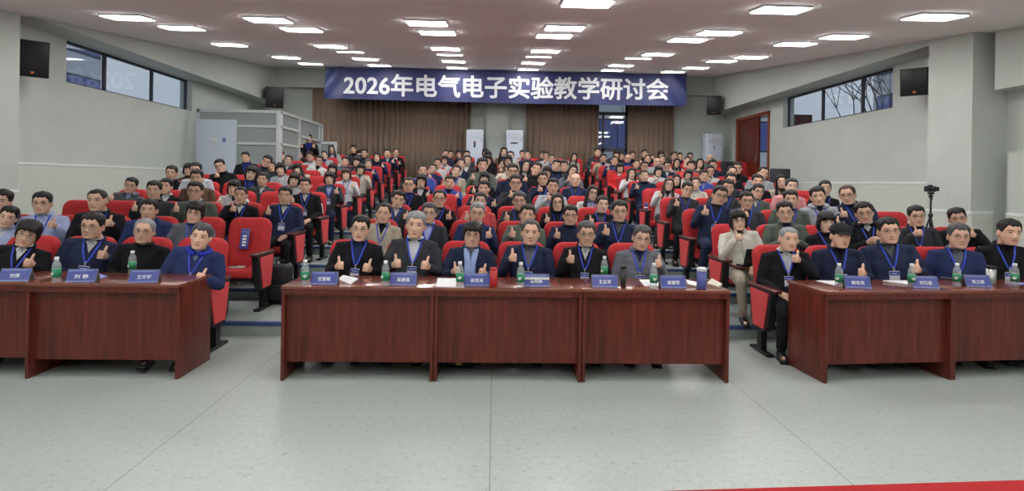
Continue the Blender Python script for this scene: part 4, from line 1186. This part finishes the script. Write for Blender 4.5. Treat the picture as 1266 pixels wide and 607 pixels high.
def glasses_mesh(kind):
    def mk():
        b = MB(); h = HC; y = h.y-.098; r = .0026 if kind == 'thick' else .0016
        for s in (-1, 1):
            P = []
            for k in range(17):
                a = 2*PI*k/16; P.append((h.x+s*.034+.0245*math.copysign(abs(math.cos(a))**.7, math.cos(a)), y+.010*(abs(.0245*math.cos(a)+.034)/.06)**2-.002, h.z+.008+.0165*math.copysign(abs(math.sin(a))**.7, math.sin(a))))
            b.tube(P, r, 'frame_dark', 6)
            b.tube([(s*.058, y+.008, h.z+.014), (s*.083, y+.03, h.z+.014), (s*.089, h.y+.012, h.z+.010), (s*.087, h.y+.032, h.z-.005)], r*.9, 'frame_dark', 6)
            n = 14; V = [(h.x+s*.034+.023*math.cos(2*PI*k/n), y+yy+.003, h.z+.008+.0155*math.sin(2*PI*k/n)) for yy in (0, .0015) for k in range(n)]
            b.add(V, [tuple(range(n)), tuple(range(n, 2*n))]+[(k, (k+1) % n, n+(k+1) % n, n+k) for k in range(n)], 'spec_lens')
        b.tube([(-.010, y-.001, h.z+.011), (0, y-.003, h.z+.0135), (.010, y-.001, h.z+.011)], r, 'frame_dark', 6)
        return b.mesh('glasses')
    return cached(('gl', kind), mk)
def cap_mesh():
    def mk():
        V, Fs = head_surface(lambda x, y, z, a: .018 if z > .045 else -.004, 40, 34)
        b = MB(); b.add(V, Fs, 'cloth', True)
        P = []
        n = 13; A = []; B = []
        for k in range(n):
            a = -PI/2+(k-(n-1)/2)/(n-1)*2.1; A.append((HC.x+.082*math.cos(a), HC.y+.02+.105*math.sin(a), HC.z+.060)); B.append((HC.x+.088*math.cos(a), HC.y+.02+.175*math.sin(a)*(1 if abs(k-(n-1)/2) < 5 else .85), HC.z+.040))
        V = A+B+[(p[0], p[1], p[2]-.006) for p in A+B]; F2 = []
        for k in range(n-1): F2 += [(k, k+1, n+k+1, n+k), (2*n+k, 2*n+k+1, 3*n+k+1, 3*n+k), (n+k, n+k+1, 3*n+k+1, 3*n+k), (k, k+1, 2*n+k+1, 2*n+k)]
        b.add(V, F2, 'cloth', True); b.ell((HC.x, HC.y, HC.z+.138), (.01, .01, .006), 'cloth')
        return b.mesh('cap')
    return cached('cap', mk)
COLR = {'navy': (.021, .029, .066), 'black': (.013, .013, .017), 'charcoal': (.045, .048, .058), 'grey': (.13, .14, .17), 'light grey': (.42, .45, .50), 'white': (.66, .68, .70), 'beige': (.43, .38, .30), 'green-grey': (.11, .135, .115),
        'red': (.62, .035, .04), 'coral': (.62, .10, .10), 'pink': (.60, .26, .28), 'blue': (.055, .085, .34), 'light blue': (.38, .44, .68), 'brown': (.14, .085, .06), 'cream': (.55, .53, .47), 'bright blue': (.04, .06, .60), 'dark blue': (.026, .038, .115)}
GARM = {'s': 'suit', 'z': 'jacket', 'c': 'sweater', 'h': 'hooded jacket', 'p': 'padded jacket', 'v': 'open-neck top'}
HAIRC = {'k': (.014, .012, .012), 'g': (.27, .28, .30), 'd': (.07, .07, .075), 'n': (.055, .028, .018)}
HAIRN = {'S': 'short hair', 'Z': 'cropped hair', 'R': 'receding hair', 'F': 'fluffy hair', 'T': 'tied-back hair', 'B': 'bobbed hair', 'L': 'long hair', 'N': 'long fringed hair', 'D': 'a bald head', 'C': 'a cap'}
HCN = {'k': 'black', 'g': 'grey', 'd': 'dark grey', 'n': 'brown'}
def make_person(x, D, z, scale, yaw, lean, hair, hc, gl, style, jc, ic, pose, lan, h, label, group=None, vox=.007, shoes=False, skin=None, tc='black', stand=False, wide=1., extra=None):
    root = empty('person', (x, D, z), yaw); root.rotation_euler = (0, lean, yaw); root.scale = (scale*wide, scale, scale)
    tag(root, label, 'person', group)
    rnd = random.Random(int(x*1000)+int(D*100))
    if skin is None:
        k = rnd.uniform(.85, 1.12); skin = (.70*k, .44*k, .32*k) if hair not in 'LNBT' else (.72*k, .49*k, .375*k)
    def jit(c): q = rnd.uniform(.85, 1.18); return tuple(min(1, a*q) for a in c)
    up = Matrix.Translation((0, 0, .42)) if stand else Matrix.Identity(4)
    HM = up @ head_mat(h)
    link_mesh('body', body_mesh(pose, vox, h, stand), root, skin)
    o = link_mesh('hair', hair_mesh(hair[0], vox), root, HAIRC[hc]); o.matrix_local = HM
    jk = link_mesh({'s': 'suit_jacket', 'z': 'jacket', 'c': 'sweater', 'h': 'hooded_jacket', 'p': 'padded_jacket', 'v': 'cardigan'}[style], jacket_mesh(pose, vox*1.5, style, stand), root, jit(COLR[jc]))
    if style != 'c': link_mesh('shirt', shirt_mesh(vox*1.5, stand), root, jit(COLR[ic]))
    link_mesh('trousers', trousers_mesh(.016, stand), root, jit(COLR[tc]))
    if shoes:
        for s in (-1, 1): link_mesh('shoe', shoe_mesh(s, stand), root)
    if gl: o = link_mesh('glasses', glasses_mesh('thick' if gl == 2 else 'thin'), root); o.matrix_local = HM
    if hair == 'C': o = link_mesh('cap', cap_mesh(), root, (.02, .022, .026)); o.matrix_local = HM
    if lan:
        a, b = lanyard_mesh(pose, vox*1.5, style); l = link_mesh('lanyard', a, root); link_mesh('badge', b, l)
        if stand: l.location.z = .42
    if extra == 'scarf':
        b = MB()
        for s in (-1, 1):
            b.add(*loft([(s*.05, -.005, 1.05, .028, .014), (s*.04, -.085, 1.0, .030, .014), (s*.026, -.105, .92, .032, .014), (s*.022, -.12, .84, .034, .014), (s*.024, -.125, .74, .034, .012)], 10, (1, 0, 0)), 'cloth', True)
        b.add(*loft([(.078*math.cos(a), .045+.075*math.sin(a), 1.062, .014, .022) for a in [PI*k/10 for k in range(11)]], 8, (0, 0, 1)), 'cloth', True)
        b.build('scarf', root, (.30, .38, .66))
    if extra == 'collar':
        b = MB(); b.add(*loft([(.088*math.cos(a), .045+.088*math.sin(a), 1.062-.035*max(0, -math.sin(a)), .020, .034) for a in [-PI/2+.25+(2*PI-.5)*k/16 for k in range(17)]], 8, (0, 0, 1)), 'cloth', True)
        b.build('hood_lining', root, (.03, .05, .50))
    if extra == 'stripes':
        b = MB(); S, E, W, g = arm('low' if pose[1:] == 'l' else 'high', 1)
        S, E, W, g = arm('lap', 1)
        for q in (-.014, 0, .014): b.tube([(S.x+.06, S.y+q-.01, S.z-.06), ((S.x+E.x)/2+.058, (S.y+E.y)/2+q-.012, (S.z+E.z)/2), (E.x+.045, E.y-.03+q, E.z+.01)], .005, 'print_white', 5)
        b.build('sleeve_stripes', jk)
    return root
# ---- who sits where: row, photo x, photo y, hair+colour, glasses, garment, colour, inner, pose, lanyard, head turn, extras
PEOPLE = """
1 24 287 Fk 1 z black white Lh 1 1
1 113 279 Sk 1 z navy white Lh 1 2
1 176 286 Rg 1 c black black N 0 0
1 245.5 291 Sd 0 p dark_blue light_blue Ll 1 0 collar
1 445 283 Sk 1 s black dark_blue B 1 0
1 514 279 Sg 0 s charcoal white B 1 0
1 584 291 Fk 1 z navy light_grey B 0 0 scarf
1 656 288 Rd 0 s navy grey Rh 1 0
1 725 290 Sd 1 z black white Rh 1 0
1 791 294 Sd 1 z grey dark_blue Lh 1 3
1 973 296 Zg 0 s black white Lf 1 1
1 1038 292 Ck 0 z navy black Ll 1 1
1 1101 286 Sk 1 z navy grey Ll 1 0
1 1185 293 Sd 1 v dark_blue grey N 1 0
1 1246 288 Sk 0 z black black N 1 1
2 -5 247 Sk 0 h black grey N 0 0
2 1 274 Sk 0 z light_blue white N 0 1
2 52 252 Sk 1 z light_blue light_blue Lh 1 0
2 121.5 248 Zk 0 z black grey Lh 1 2
2 183 260 Sk 0 p dark_blue blue N 1 0
2 239 263 Fk 1 z grey blue N 1 0
2 474 264 Rk 0 z beige black Rh 1 0
2 530.5 264 Sd 1 s charcoal light_blue N 1 0
2 590 264 Sg 1 z dark_blue white Lh 0 0
2 652 266 Sk 0 z green-grey black Rh 0 0
2 705 267 Sk 1 z navy navy Rh 0 0
2 766 262 Sk 1 z navy grey Rh 1 0
2 913.6 272 Bk 1 z cream brown Rf 0 0
2 973 263 Sk 1 z green-grey navy C 0 2
2 1022 273 Bk 0 c black black N 1 3
2 1073 263 Sk 1 h black white C 1 2
2 1135 268 Sk 1 z charcoal navy Rf 1 0
2 1189 270 Sk 1 z black white Lf 1 2
3 190 236 Sk 0 z charcoal grey Rh 0 0
3 241 237 Sk 1 z green-grey white Rh 1 0
3 297 242 Zk 0 z black white Rf 1 0
3 352 242 Sk 0 z navy white Rh 1 0
3 491 246 Sk 0 z charcoal white Lh 1 3
3 543 246 Rk 1 z black grey Lh 1 0
3 593.6 249 Tk 0 h coral coral Rh 0 0
3 641.6 249 Sd 1 c charcoal charcoal Rh 1 0
3 689 251 Lk 1 z black navy Rh 1 0
3 743 253 Tk 0 v black grey Rh 1 1
3 887 241.5 Sk 2 z navy charcoal Rh 1 1
3 923 249 Sk 1 c charcoal charcoal Rf 1 0
3 979 247 Sk 0 z green-grey blue N 1 2
3 1014 243 Sk 0 h light_grey navy Ll 1 2
3 1054 240 Rn 1 p navy navy Rh 1 6
4 159 228 Sk 1 h grey light_blue Rh 0 0
4 205 229 Sk 0 v black white N 0 2
4 243 221 Sk 0 z brown brown N 0 0
4 290 232 Bk 0 h white black Rh 0 2
4 377 230 Sk 0 z black white Rh 1 0 stripes
4 505.5 229 Zk 1 z black blue N 1 0
4 600 233 Sk 0 z navy white b 0 2
4 637.5 227 Sk 2 z charcoal charcoal Rf 0 0
4 683.6 231 Sk 0 z light_grey grey Rf 1 0
4 731 239 Lk 1 z white light_blue N 1 1
4 848 235 Sk 1 z charcoal grey Rh 1 1
4 898.6 232 Sk 0 z charcoal blue Rf 1 0
4 935 237 Sk 1 z green-grey white Rh 1 1
4 978 231 Tk 0 c pink pink N 0 0
4 1021 233 Tk 0 z black navy N 1 2
5 211 214 Sk 0 z black black Rh 0 0
5 242 211 Sk 0 z light_grey grey N 0 0
5 310 213 Bk 1 z black blue Rh 1 0
5 324 222 Sk 0 z charcoal white N 0 0
5 362.5 222 Bk 0 z light_grey cream N 0 3
5 407.5 221 Bk 0 v charcoal light_blue Lh 1 0
5 521 224 Bk 1 s black white Lh 0 0
5 556 226 Sk 0 z blue dark_blue Lh 0 0
5 597.5 221 Bk 0 z black black Rh 0 1
5 634 213 Sk 1 z navy navy N 0 0
5 671 222 Sk 1 z navy navy Rf 1 0
5 711.5 223 Dd 0 z navy grey N 1 0
5 826.7 228 Ln 1 z white charcoal Rh 0 0
5 861 227 Tk 0 v cream white C 0 2
5 902.7 223 Sk 0 z charcoal grey N 0 0
5 936 225 Sk 0 c black black N 0 0
5 968 225 Lk 0 v beige brown Lh 0 2
6 233 209 Bk 0 z brown brown N 0 3
6 274 205 Sk 1 z black black Rf 0 4
6 348 209 Bk 0 v light_grey white Lh 0 4
6 428 216 Bn 0 z white white Lh 1 0
6 523 212 Rk 0 z blue light_blue N 0 0
7 535 209 Tk 0 z dark_blue blue Rf 0 0
6 563 211 Tk 0 v beige blue N 1 3
6 597 205 Sk 0 z green-grey green-grey Rh 0 0
7 630 207 Tk 0 z cream cream Rh 0 3
6 663 208 Sk 0 c black black Rh 0 0
6 675 213 Bk 1 z black black N 0 1
6 707 211 Lk 0 z grey white Rf 0 3
6 796.6 218 Zk 0 z navy navy Rh 0 0
6 836 224 Lk 0 z black grey N 0 0
6 870 218 Sk 0 z blue light_blue N 0 0
6 904.6 214 Rk 0 z black black N 0 0
6 941.5 214 Rk 0 z light_grey cream N 0 3
7 328 198 Sk 1 z charcoal navy Rh 0 3
7 336 206 Sk 0 z charcoal grey N 0 0
7 369 209 Nk 0 v cream white N 0 2
7 410 209 Bk 0 z charcoal grey N 0 3
7 445 209 Bk 0 z cream grey b 0 3
8 541 202 Sk 0 c white white N 0 0
9 550 198 Bk 1 z white light_grey N 0 0
7 570 203 Tk 0 z navy white N 0 0
8 602 198 Bk 1 z black black N 0 1
8 628 199 Bk 1 z brown brown Rh 0 0
7 650.6 204 Lk 0 v black white Rh 0 0
7 688 204 Sk 0 z dark_blue navy N 0 0
7 697 206 Sk 0 z navy grey N 0 0
7 781 215 Lk 0 z white white Rf 0 0
7 813 212 Bk 0 z white light_grey Rf 0 1
7 849.7 215 Bk 0 z cream white N 0 3
7 878 212 Sk 1 z white grey Rf 0 0
7 912.7 208 Sk 1 z black black N 0 2
8 303.6 195 Sk 0 z black blue N 1 0
8 356 197 Tk 0 z charcoal white N 0 0
8 394 198 Sk 2 z white black N 0 0
8 427 199 Sk 0 z grey light_grey N 0 0
8 441 199 Bk 0 z charcoal grey N 0 0
8 453 203 Sd 0 z dark_blue blue Lh 0 5
8 578 198 Tk 0 v charcoal white N 0 0
8 766.6 208 Bk 0 v red white N 0 0
8 797 206 Sk 1 z green-grey grey N 0 0
8 825 206 Sk 2 z navy white N 0 0
8 853.8 206 Sk 0 z coral red Rf 0 0
8 882.4 204 Sk 1 z navy black N 0 4
9 347.5 192 Sk 1 z grey charcoal Lh 0 0
9 384 194 Sk 0 z white white Rh 0 2
9 466 195 Lk 0 z dark_blue navy Lh 0 0
10 551 191 Zk 1 z navy grey N 0 0
9 603 193 Bk 0 z black black N 0 0
9 631 193 Tk 0 z beige brown N 0 0
9 682 197 Zk 0 z light_grey blue N 1 0
9 759.7 199 Zk 0 z dark_blue grey Rh 1 0
9 787 203 Zk 0 z green-grey grey N 0 0
9 812.7 201 Dd 0 z light_grey grey N 0 0
9 836.7 202 Lk 0 z light_grey brown Rh 0 0
9 865.3 202 Lk 0 z grey charcoal Rf 0 0
10 371 191 Lk 0 z charcoal grey N 0 0
10 401 192 Tk 0 z light_grey blue Rh 0 0
10 450.4 190 Sk 0 z navy navy N 0 0
10 479 190 Sk 0 z navy white Lh 0 0
11 557 191 Sk 0 z grey navy N 0 0
10 577 192 Sk 0 z charcoal black N 0 0
10 622 188 Lk 0 z brown blue N 0 3
10 652 192 Sk 0 z navy navy N 0 0
10 676 193 Sk 1 z light_grey white Rf 0 2
10 746 196 Sk 0 z beige navy Rh 1 0
10 776.3 196 Dd 1 z navy blue N 1 0
10 800.7 197 Rk 0 z charcoal black N 0 0
10 818.7 198 Rd 0 z light_grey white N 0 0
10 848.7 198 Tk 0 z red white Rf 0 3
10 877.4 196 Dd 1 z green-grey grey N 0 0
11 410 185 Lk 0 c cream blue N 1 0
11 436.7 185 Sk 0 z charcoal black N 0 0
11 443.6 190 Bk 0 z black grey N 0 0
11 489 189 Rk 0 s black white Ll 0 1
11 567 190 Fk 1 z black black N 0 0
11 600 189 Bk 0 z charcoal grey Rh 0 0
11 646 191 Sk 0 z light_grey red Rh 0 0
11 671 192 Sk 0 z charcoal grey N 0 0
11 710 193.5 Lk 0 c cream white N 0 0
11 739.7 194 Lk 0 z charcoal grey Rh 0 0
11 739 188 Sk 0 z charcoal red N 0 0
11 763 190 Bk 0 z charcoal black N 0 4
11 768.5 193 Sk 0 z black black N 0 0
11 782 192.5 Sk 0 z navy black N 0 0
11 797 190 Sk 0 z black black Rh 0 0
11 806.7 195 Tk 0 z charcoal grey N 0 0
11 817.8 191 Bk 0 z black grey N 0 0
11 833 192 Sk 0 z navy grey Rf 0 1
11 841 193 Sk 0 z red black N 0 0
11 853.8 193 Sk 0 z charcoal grey N 0 0
"""
SPEC = {   # hand-written labels for the people behind the desks and a few others
 (1,24): 'person with bobbed black hair and glasses, black jacket, leftmost behind the desks', (1,113): 'person in navy jacket and white shirt, thumb up, behind the second name card from left',
 (1,176): 'grey-haired person in plain black top, hands hidden, behind the left desks', (1,245.5): 'person in navy padded jacket with bright blue hood lining at the left desk end',
 (1,445): 'person in black suit with both thumbs up at the left end of centre desks', (1,514): 'silver-haired person in dark suit and white shirt, both thumbs up',
 (1,584): 'smiling person with pale blue scarf and both thumbs up, centre desks', (1,656): 'person with thinning dark hair and navy suit behind the white paper strip',
 (1,725): 'person in black jacket with glasses and white badge behind the slim black tumbler', (1,791): 'person in grey fleece with glasses at the right end of centre desks',
 (1,973): 'person with cropped grey hair and dark suit, fist and thumb forward, aisle seat right', (1,1038): 'person in black cap and navy jacket behind the right desks',
 (1,1101): 'person in navy jacket with glasses and thumb up, right of the black cap', (1,1185): 'smiling person in dark blue knit with glasses behind the steel tumbler card',
 (1,1246): 'person in black leather-like jacket, rightmost behind the desks',
 (2,913.6): 'person with bobbed black hair in cream jacket beside an open black laptop', (3,593.6): 'person in coral hooded jacket with tied-back hair, centre block',
 (3,377): '', (4,377): 'person in black track jacket with white sleeve stripes by the left aisle', (3,1054): 'person in navy padded jacket turned sideways near the right wall',
 (8,766.6): 'person in red cardigan with white collar by the right aisle', (4,600): 'person holding up both hands behind the coral jacket', (4,290): 'person in white hooded jacket with bobbed black hair, head bowed, left block',
 (11,710): 'long-haired person in cream knit sitting alone before the rear curtain', (5,711.5): 'bald person in navy jacket with lanyard, centre block', }
BX = {'L': [-2.90-.55*k for k in range(9)], 'C': [-1.40+.56*k for k in range(6)], 'R': [2.90+.55*k for k in range(9)]}
BN = {'L': 'left block', 'C': 'centre block', 'R': 'right block'}
recs = []
for ln in PEOPLE.strip().split('\n'):
    t = ln.split(); r = int(t[0]); x, y = float(t[1]), float(t[2])
    D = row_y(r)-.015; p = at(x, y, D)
    recs.append(dict(r=r, px=x, py=y, hair=t[3][0], hc=t[3][1], gl=int(t[4]), st=t[5], jc=t[6].replace('_', ' '), ic=t[7].replace('_', ' '), pose=t[8], lan=int(t[9]), h=int(t[10]), ex=t[11] if len(t) > 11 else None,
                     D=D, p=p, blk='L' if p.x < -2.2 else 'R' if p.x > 2.2 else 'C'))
# snap everybody to a seat of the row
import itertools
taken = set()
for r in range(1, 12):
    for bk in 'LCR':
        g = sorted([q for q in recs if q['r'] == r and q['blk'] == bk], key=lambda q: q['p'].x)
        S = sorted(BX[bk])
        if r == 10 or r == 11: pass
        n = len(g)
        if not n: continue
        INF = 1e9; m = len(S)
        if n > m: S = sorted(S+[S[0]-.55*k for k in range(1, n-m+1)]); m = len(S)
        C = [[INF]*(m+1) for _ in range(n+1)]; K = [[None]*(m+1) for _ in range(n+1)]
        for j in range(m+1): C[0][j] = 0
        for i in range(1, n+1):
            for j in range(1, m+1):
                a = C[i][j-1]; b_ = C[i-1][j-1]+(g[i-1]['p'].x-S[j-1])**2
                C[i][j], K[i][j] = (a, 0) if a <= b_ else (b_, 1)
        i, j = n, m
        while i > 0:
            if K[i][j] == 1: g[i-1]['seat'] = S[j-1]; i -= 1; j -= 1
            else: j -= 1
EMPTY = [(2, 314, 'N'), (2, 214, ''), (2, 157, ''), (2, 86, ''), (2, 24, ''), (3, 99, ''), (3, 154, ''), (4, 333, ''), (6, 392, ''), (7, 386, ''), (8, 413, ''), (2, 263, ''),
         (4, 560, ''), (5, 658, ''), (5, 992, ''), (4, 957, ''), (3, 1098, ''), (2, 1160, ''), (6, 955, ''), (7, 924, ''), (9, 891, ''), (6, 921, ''), (9, 820, ''), (1, 1140, ''), (1, 60, '')]
seats = {}
for q in recs: seats[(q['r'], round(q['seat'], 2))] = (q, '')
for r, px, kind in EMPTY:
    X = at(px, 250, row_y(r)+.15).x; bk = 'L' if X < -2.2 else 'R' if X > 2.2 else 'C'
    S = [s for s in BX[bk] if (r, round(s, 2)) not in seats]
    if not S: continue
    s = min(S, key=lambda v: abs(v-X))
    if abs(s-X) < .5: seats[(r, round(s, 2))] = (None, kind)
def place_word(r, bk, k, n, seatn=False):
    row = 'front row' if r == 1 else 'back row' if r == 11 else ORD[r-1]+' row'
    if bk == 'C': return f"{row} of the centre block, {ORD[k]} from left"
    return f"{row} of the {BN[bk]}, {ORD[k]} from aisle"
cnt = {}
byrow = {}
for (r, s), v in seats.items():
    bk = 'L' if s < -2.2 else 'R' if s > 2.2 else 'C'; byrow.setdefault((r, bk), []).append(s)
res = []
for (r, s), (q, kind) in sorted(seats.items()):
    bk = 'L' if s < -2.2 else 'R' if s > 2.2 else 'C'
    row = sorted(byrow[(r, bk)], key=lambda v: (v if bk != 'L' else -v)); k = row.index(s)
    arms = (-1,) if bk == 'R' else (1,)
    if bk == 'C' and s < -1.2: arms = (-1, 1)
    if k == len(row)-1 and bk == 'L': arms = (-1, 1)
    if k == len(row)-1 and bk == 'R': arms = (-1, 1)
    o = new_seat(arms); o.location = (s, row_y(r), row_z(r)); o.rotation_euler.z = 0
    lab = f"{'red padded seat' if q else 'empty red padded seat'}, {place_word(r, bk, k, len(row))}"
    if kind == 'N': lab = 'empty red seat by the left aisle holding a dark blue sign'
    tag(o, lab, 'auditorium seat', 'red auditorium seats'); 
# people
for bk in 'LCR':
    for r in range(1, 12):
        g = sorted([q for q in recs if q['r'] == r and q['blk'] == bk], key=lambda q: q['p'].x, reverse=(bk == 'L'))
        for k, q in enumerate(g):
            q['k'] = k; q['n'] = len(g)
for q in recs:
    r = q['r']; X, Z = q['p'].x, q['p'].z; fz = row_z(r)
    female = q['hair'] in 'LNBT'
    need = Z-fz
    base = 1.188
    sc = max(.93, min(1.06, need/base)); 
    D = row_y(r); dD = 0
    rest = need-base*sc
    # a taller or lower look: sit forward or back a little
    if abs(rest) > .005:
        # moving the head to depth D' changes the height needed along the sight line
        slope = (Z-CAM.z)/q['D']
        if abs(slope) > .002:
            dD = max(-.28, min(.16, -(rest)/slope if abs(slope) > 1e-3 else 0))
    pe = at(q['px'], q['py'], q['D']+dD); X = pe.x; need = pe.z-fz
    sc = max(.92, min(1.08, need/base)); rest = need-base*sc
    res.append((r, q['px'], round(sc, 2), round(rest, 2), round(dD, 2)))
    lift = max(-.05, min(.10, rest))
    # hips between seat and head position; torso leans the rest
    sx = q['seat']; off = X-sx; hipx = X-max(-.16, min(.16, off*.6))
    lean = math.atan2(X-hipx, .72*sc)*.9
    hipx = X - math.sin(lean)*1.20*sc
    yaw = math.atan2(X, D)*(-.55)
    # head centre offset when turned is small
    px, rr = q['px'], r
    if (rr, px) in SPEC and SPEC[(rr, px)]: lab = SPEC[(rr, px)]
    else:
        gl = ' and glasses' if q['gl'] else ''
        col = q['jc']
        hn = {'D': 'bald', 'C': 'capped'}.get(q['hair'], None)
        adj = {'S': 'short-haired', 'Z': 'crop-haired', 'R': 'balding', 'F': 'tousle-haired', 'T': 'hair-tied', 'B': 'bob-haired', 'L': 'long-haired', 'N': 'fringed long-haired', 'D': 'bald', 'C': 'capped'}[q['hair']]
        if q['hc'] == 'g': adj = 'grey-haired'
        if q['hc'] == 'n': adj = 'brown-haired'
        lab = f"{adj} person in {col}{', glasses' if q['gl'] else ''}, {place_word(r, q['blk'], q['k'], q['n'])}"
    vox = .0062 if r <= 3 else .009 if r <= 6 else .012
    shoes = r == 1 or (q['blk'] != 'C' and q['k'] == 0) or (r == 2)
    y0 = row_y(r)+dD*1.0
    make_person(hipx, y0, fz+lift, sc, yaw, lean, q['hair'], q['hc'], q['gl'], q['st'], q['jc'], q['ic'], q['pose'], q['lan'], q['h'], lab, 'audience in the '+BN[q['blk']], vox, shoes, tc='beige' if (r, q['px']) == (2, 913.6) else random.choice(['black', 'charcoal', 'navy', 'black']), wide=random.uniform(.97, 1.05)*(.96 if female else 1), extra=q['ex'])
print('FIT', sorted(res, key=lambda t: -abs(t[3]))[:40])
# standing people
p = at(376, 169, 15.9); z = floor_z(16.3)
q = make_person(p.x, 16.3, p.z-1.625-.02, 1.0, math.radians(12), 0, 'S', 'k', 0, 'z', 'black', 'bright blue', 'b', 1, 0, 'person standing in the booth doorway with both hands raised, black jacket over bright blue', vox=.010, shoes=True, stand=True)
bpx = p.x
b = MB(); b.box(p.x-.45, booth_x-.08, 15.8, 16.8, z-.05, p.z-1.625-.02, 'tier_vinyl') if p.z-1.625-.02 > z+.01 else None
if b.v: structure(b.build('floor_booth_platform'))
p = at(954, 184, 15.75)
make_person(HW+.62, 15.9, 1.305, .98, math.radians(-60), 0, 'S', 'k', 0, 'z', 'black', 'black', 'N', 0, 0, 'person in dark clothes standing outside the brown door', vox=.012, shoes=True, stand=True)
# things on the seats
p = at(312, 289, row_y(2)+.15)
ex = [s for (r, s), v in seats.items() if v[1] == 'N']
sx = ex[0] if ex else -2.9
b = MB(); b.T = Matrix.Translation((sx, row_y(2)+.155, row_z(2)+.68)) @ Matrix.Rotation(-math.radians(13), 4, 'X')
b.box(-.05, .05, -.055, -.045, -.03, .21, 'card_blue', bev=.004)
for k in range(4): b.box(-.022, .022, -.058, -.054, .005+k*.035, .026+k*.035, 'print_white')
b.box(-.04, .04, -.058, -.054, .165, .175, 'card_edge')
o = b.build('seat_sign'); tag(o, 'dark blue sign with white characters on the empty aisle seat', 'sign')
b = MB(); b.box(-.09, .07, -.04, .04, 0, .012, 'paper', bev=.003); b.box(-.085, -.01, -.035, .035, .011, .014, 'label_green'); o = b.build('leaflet'); o.location = (sx, row_y(2)-.02, row_z(2)+.468); tag(o, 'green and white leaflet on the empty aisle seat', 'paper')
# laptop by the person in cream
p = at(927, 314, row_y(2)-.28); root = empty('laptop', (p.x, row_y(2)-.42, row_z(2)+.60), math.radians(8)); tag(root, 'open black laptop on the writing board of the person in cream', 'laptop')
b = MB(); b.box(-.15, .15, -.0, .21, 0, .016, 'black_plastic', bev=.004); b.build('keyboard_base', root)
b = MB(); b.T = Matrix.Translation((0, 0, .014)) @ Matrix.Rotation(math.radians(18), 4, 'X'); b.box(-.15, .15, -.008, .0, 0, .20, 'black_plastic', bev=.003); b.build('screen_lid', root)
b = MB(); b.box(-.2, .16, -.02, .24, -.02, -.001, 'arm_wood', bev=.003); b.tube([(-.18, .2, -.01), (-.22, .36, -.02)], .012, 'black_metal'); o = b.build('writing_board'); o.location = root.location; o.rotation_euler.z = math.radians(8); tag(o, 'fold-out writing board carrying the black laptop', 'writing board')
# can on an armrest of the right block
b = MB(); b.lathe([(.026, 0), (.032, .008), (.032, .105), (.027, .115)], 'can_blue', 18); b.lathe([(.0325, .02), (.0325, .04)], 'print_white', 18); o = b.build('drink_can'); p = at(808, 262, row_y(5)-.1)
o.location = (2.90-.275, row_y(5)-.12, row_z(5)+.656); tag(o, 'blue and white can on the armrest in the right block', 'can')
# ---------------------------------------------------------------- light and view
w = bpy.data.worlds.new('world'); scn.world = w; w.use_nodes = True
bg = w.node_tree.nodes['Background']; bg.inputs[0].default_value = (.80, .88, 1, 1); bg.inputs[1].default_value = .45
scn.view_settings.view_transform = 'Standard'; scn.view_settings.look = 'None'; scn.view_settings.gamma = 1; scn.view_settings.use_curve_mapping = False
scn.view_settings.exposure = 0.68
scn.cycles.max_bounces = 8; scn.cycles.diffuse_bounces = 4; scn.cycles.glossy_bounces = 3; scn.cycles.transmission_bounces = 6
scn.cycles.use_denoising = True; scn.cycles.sample_clamp_indirect = 6
scn.cycles.caustics_reflective = False; scn.cycles.caustics_refractive = False
bpy.context.view_layer.update()
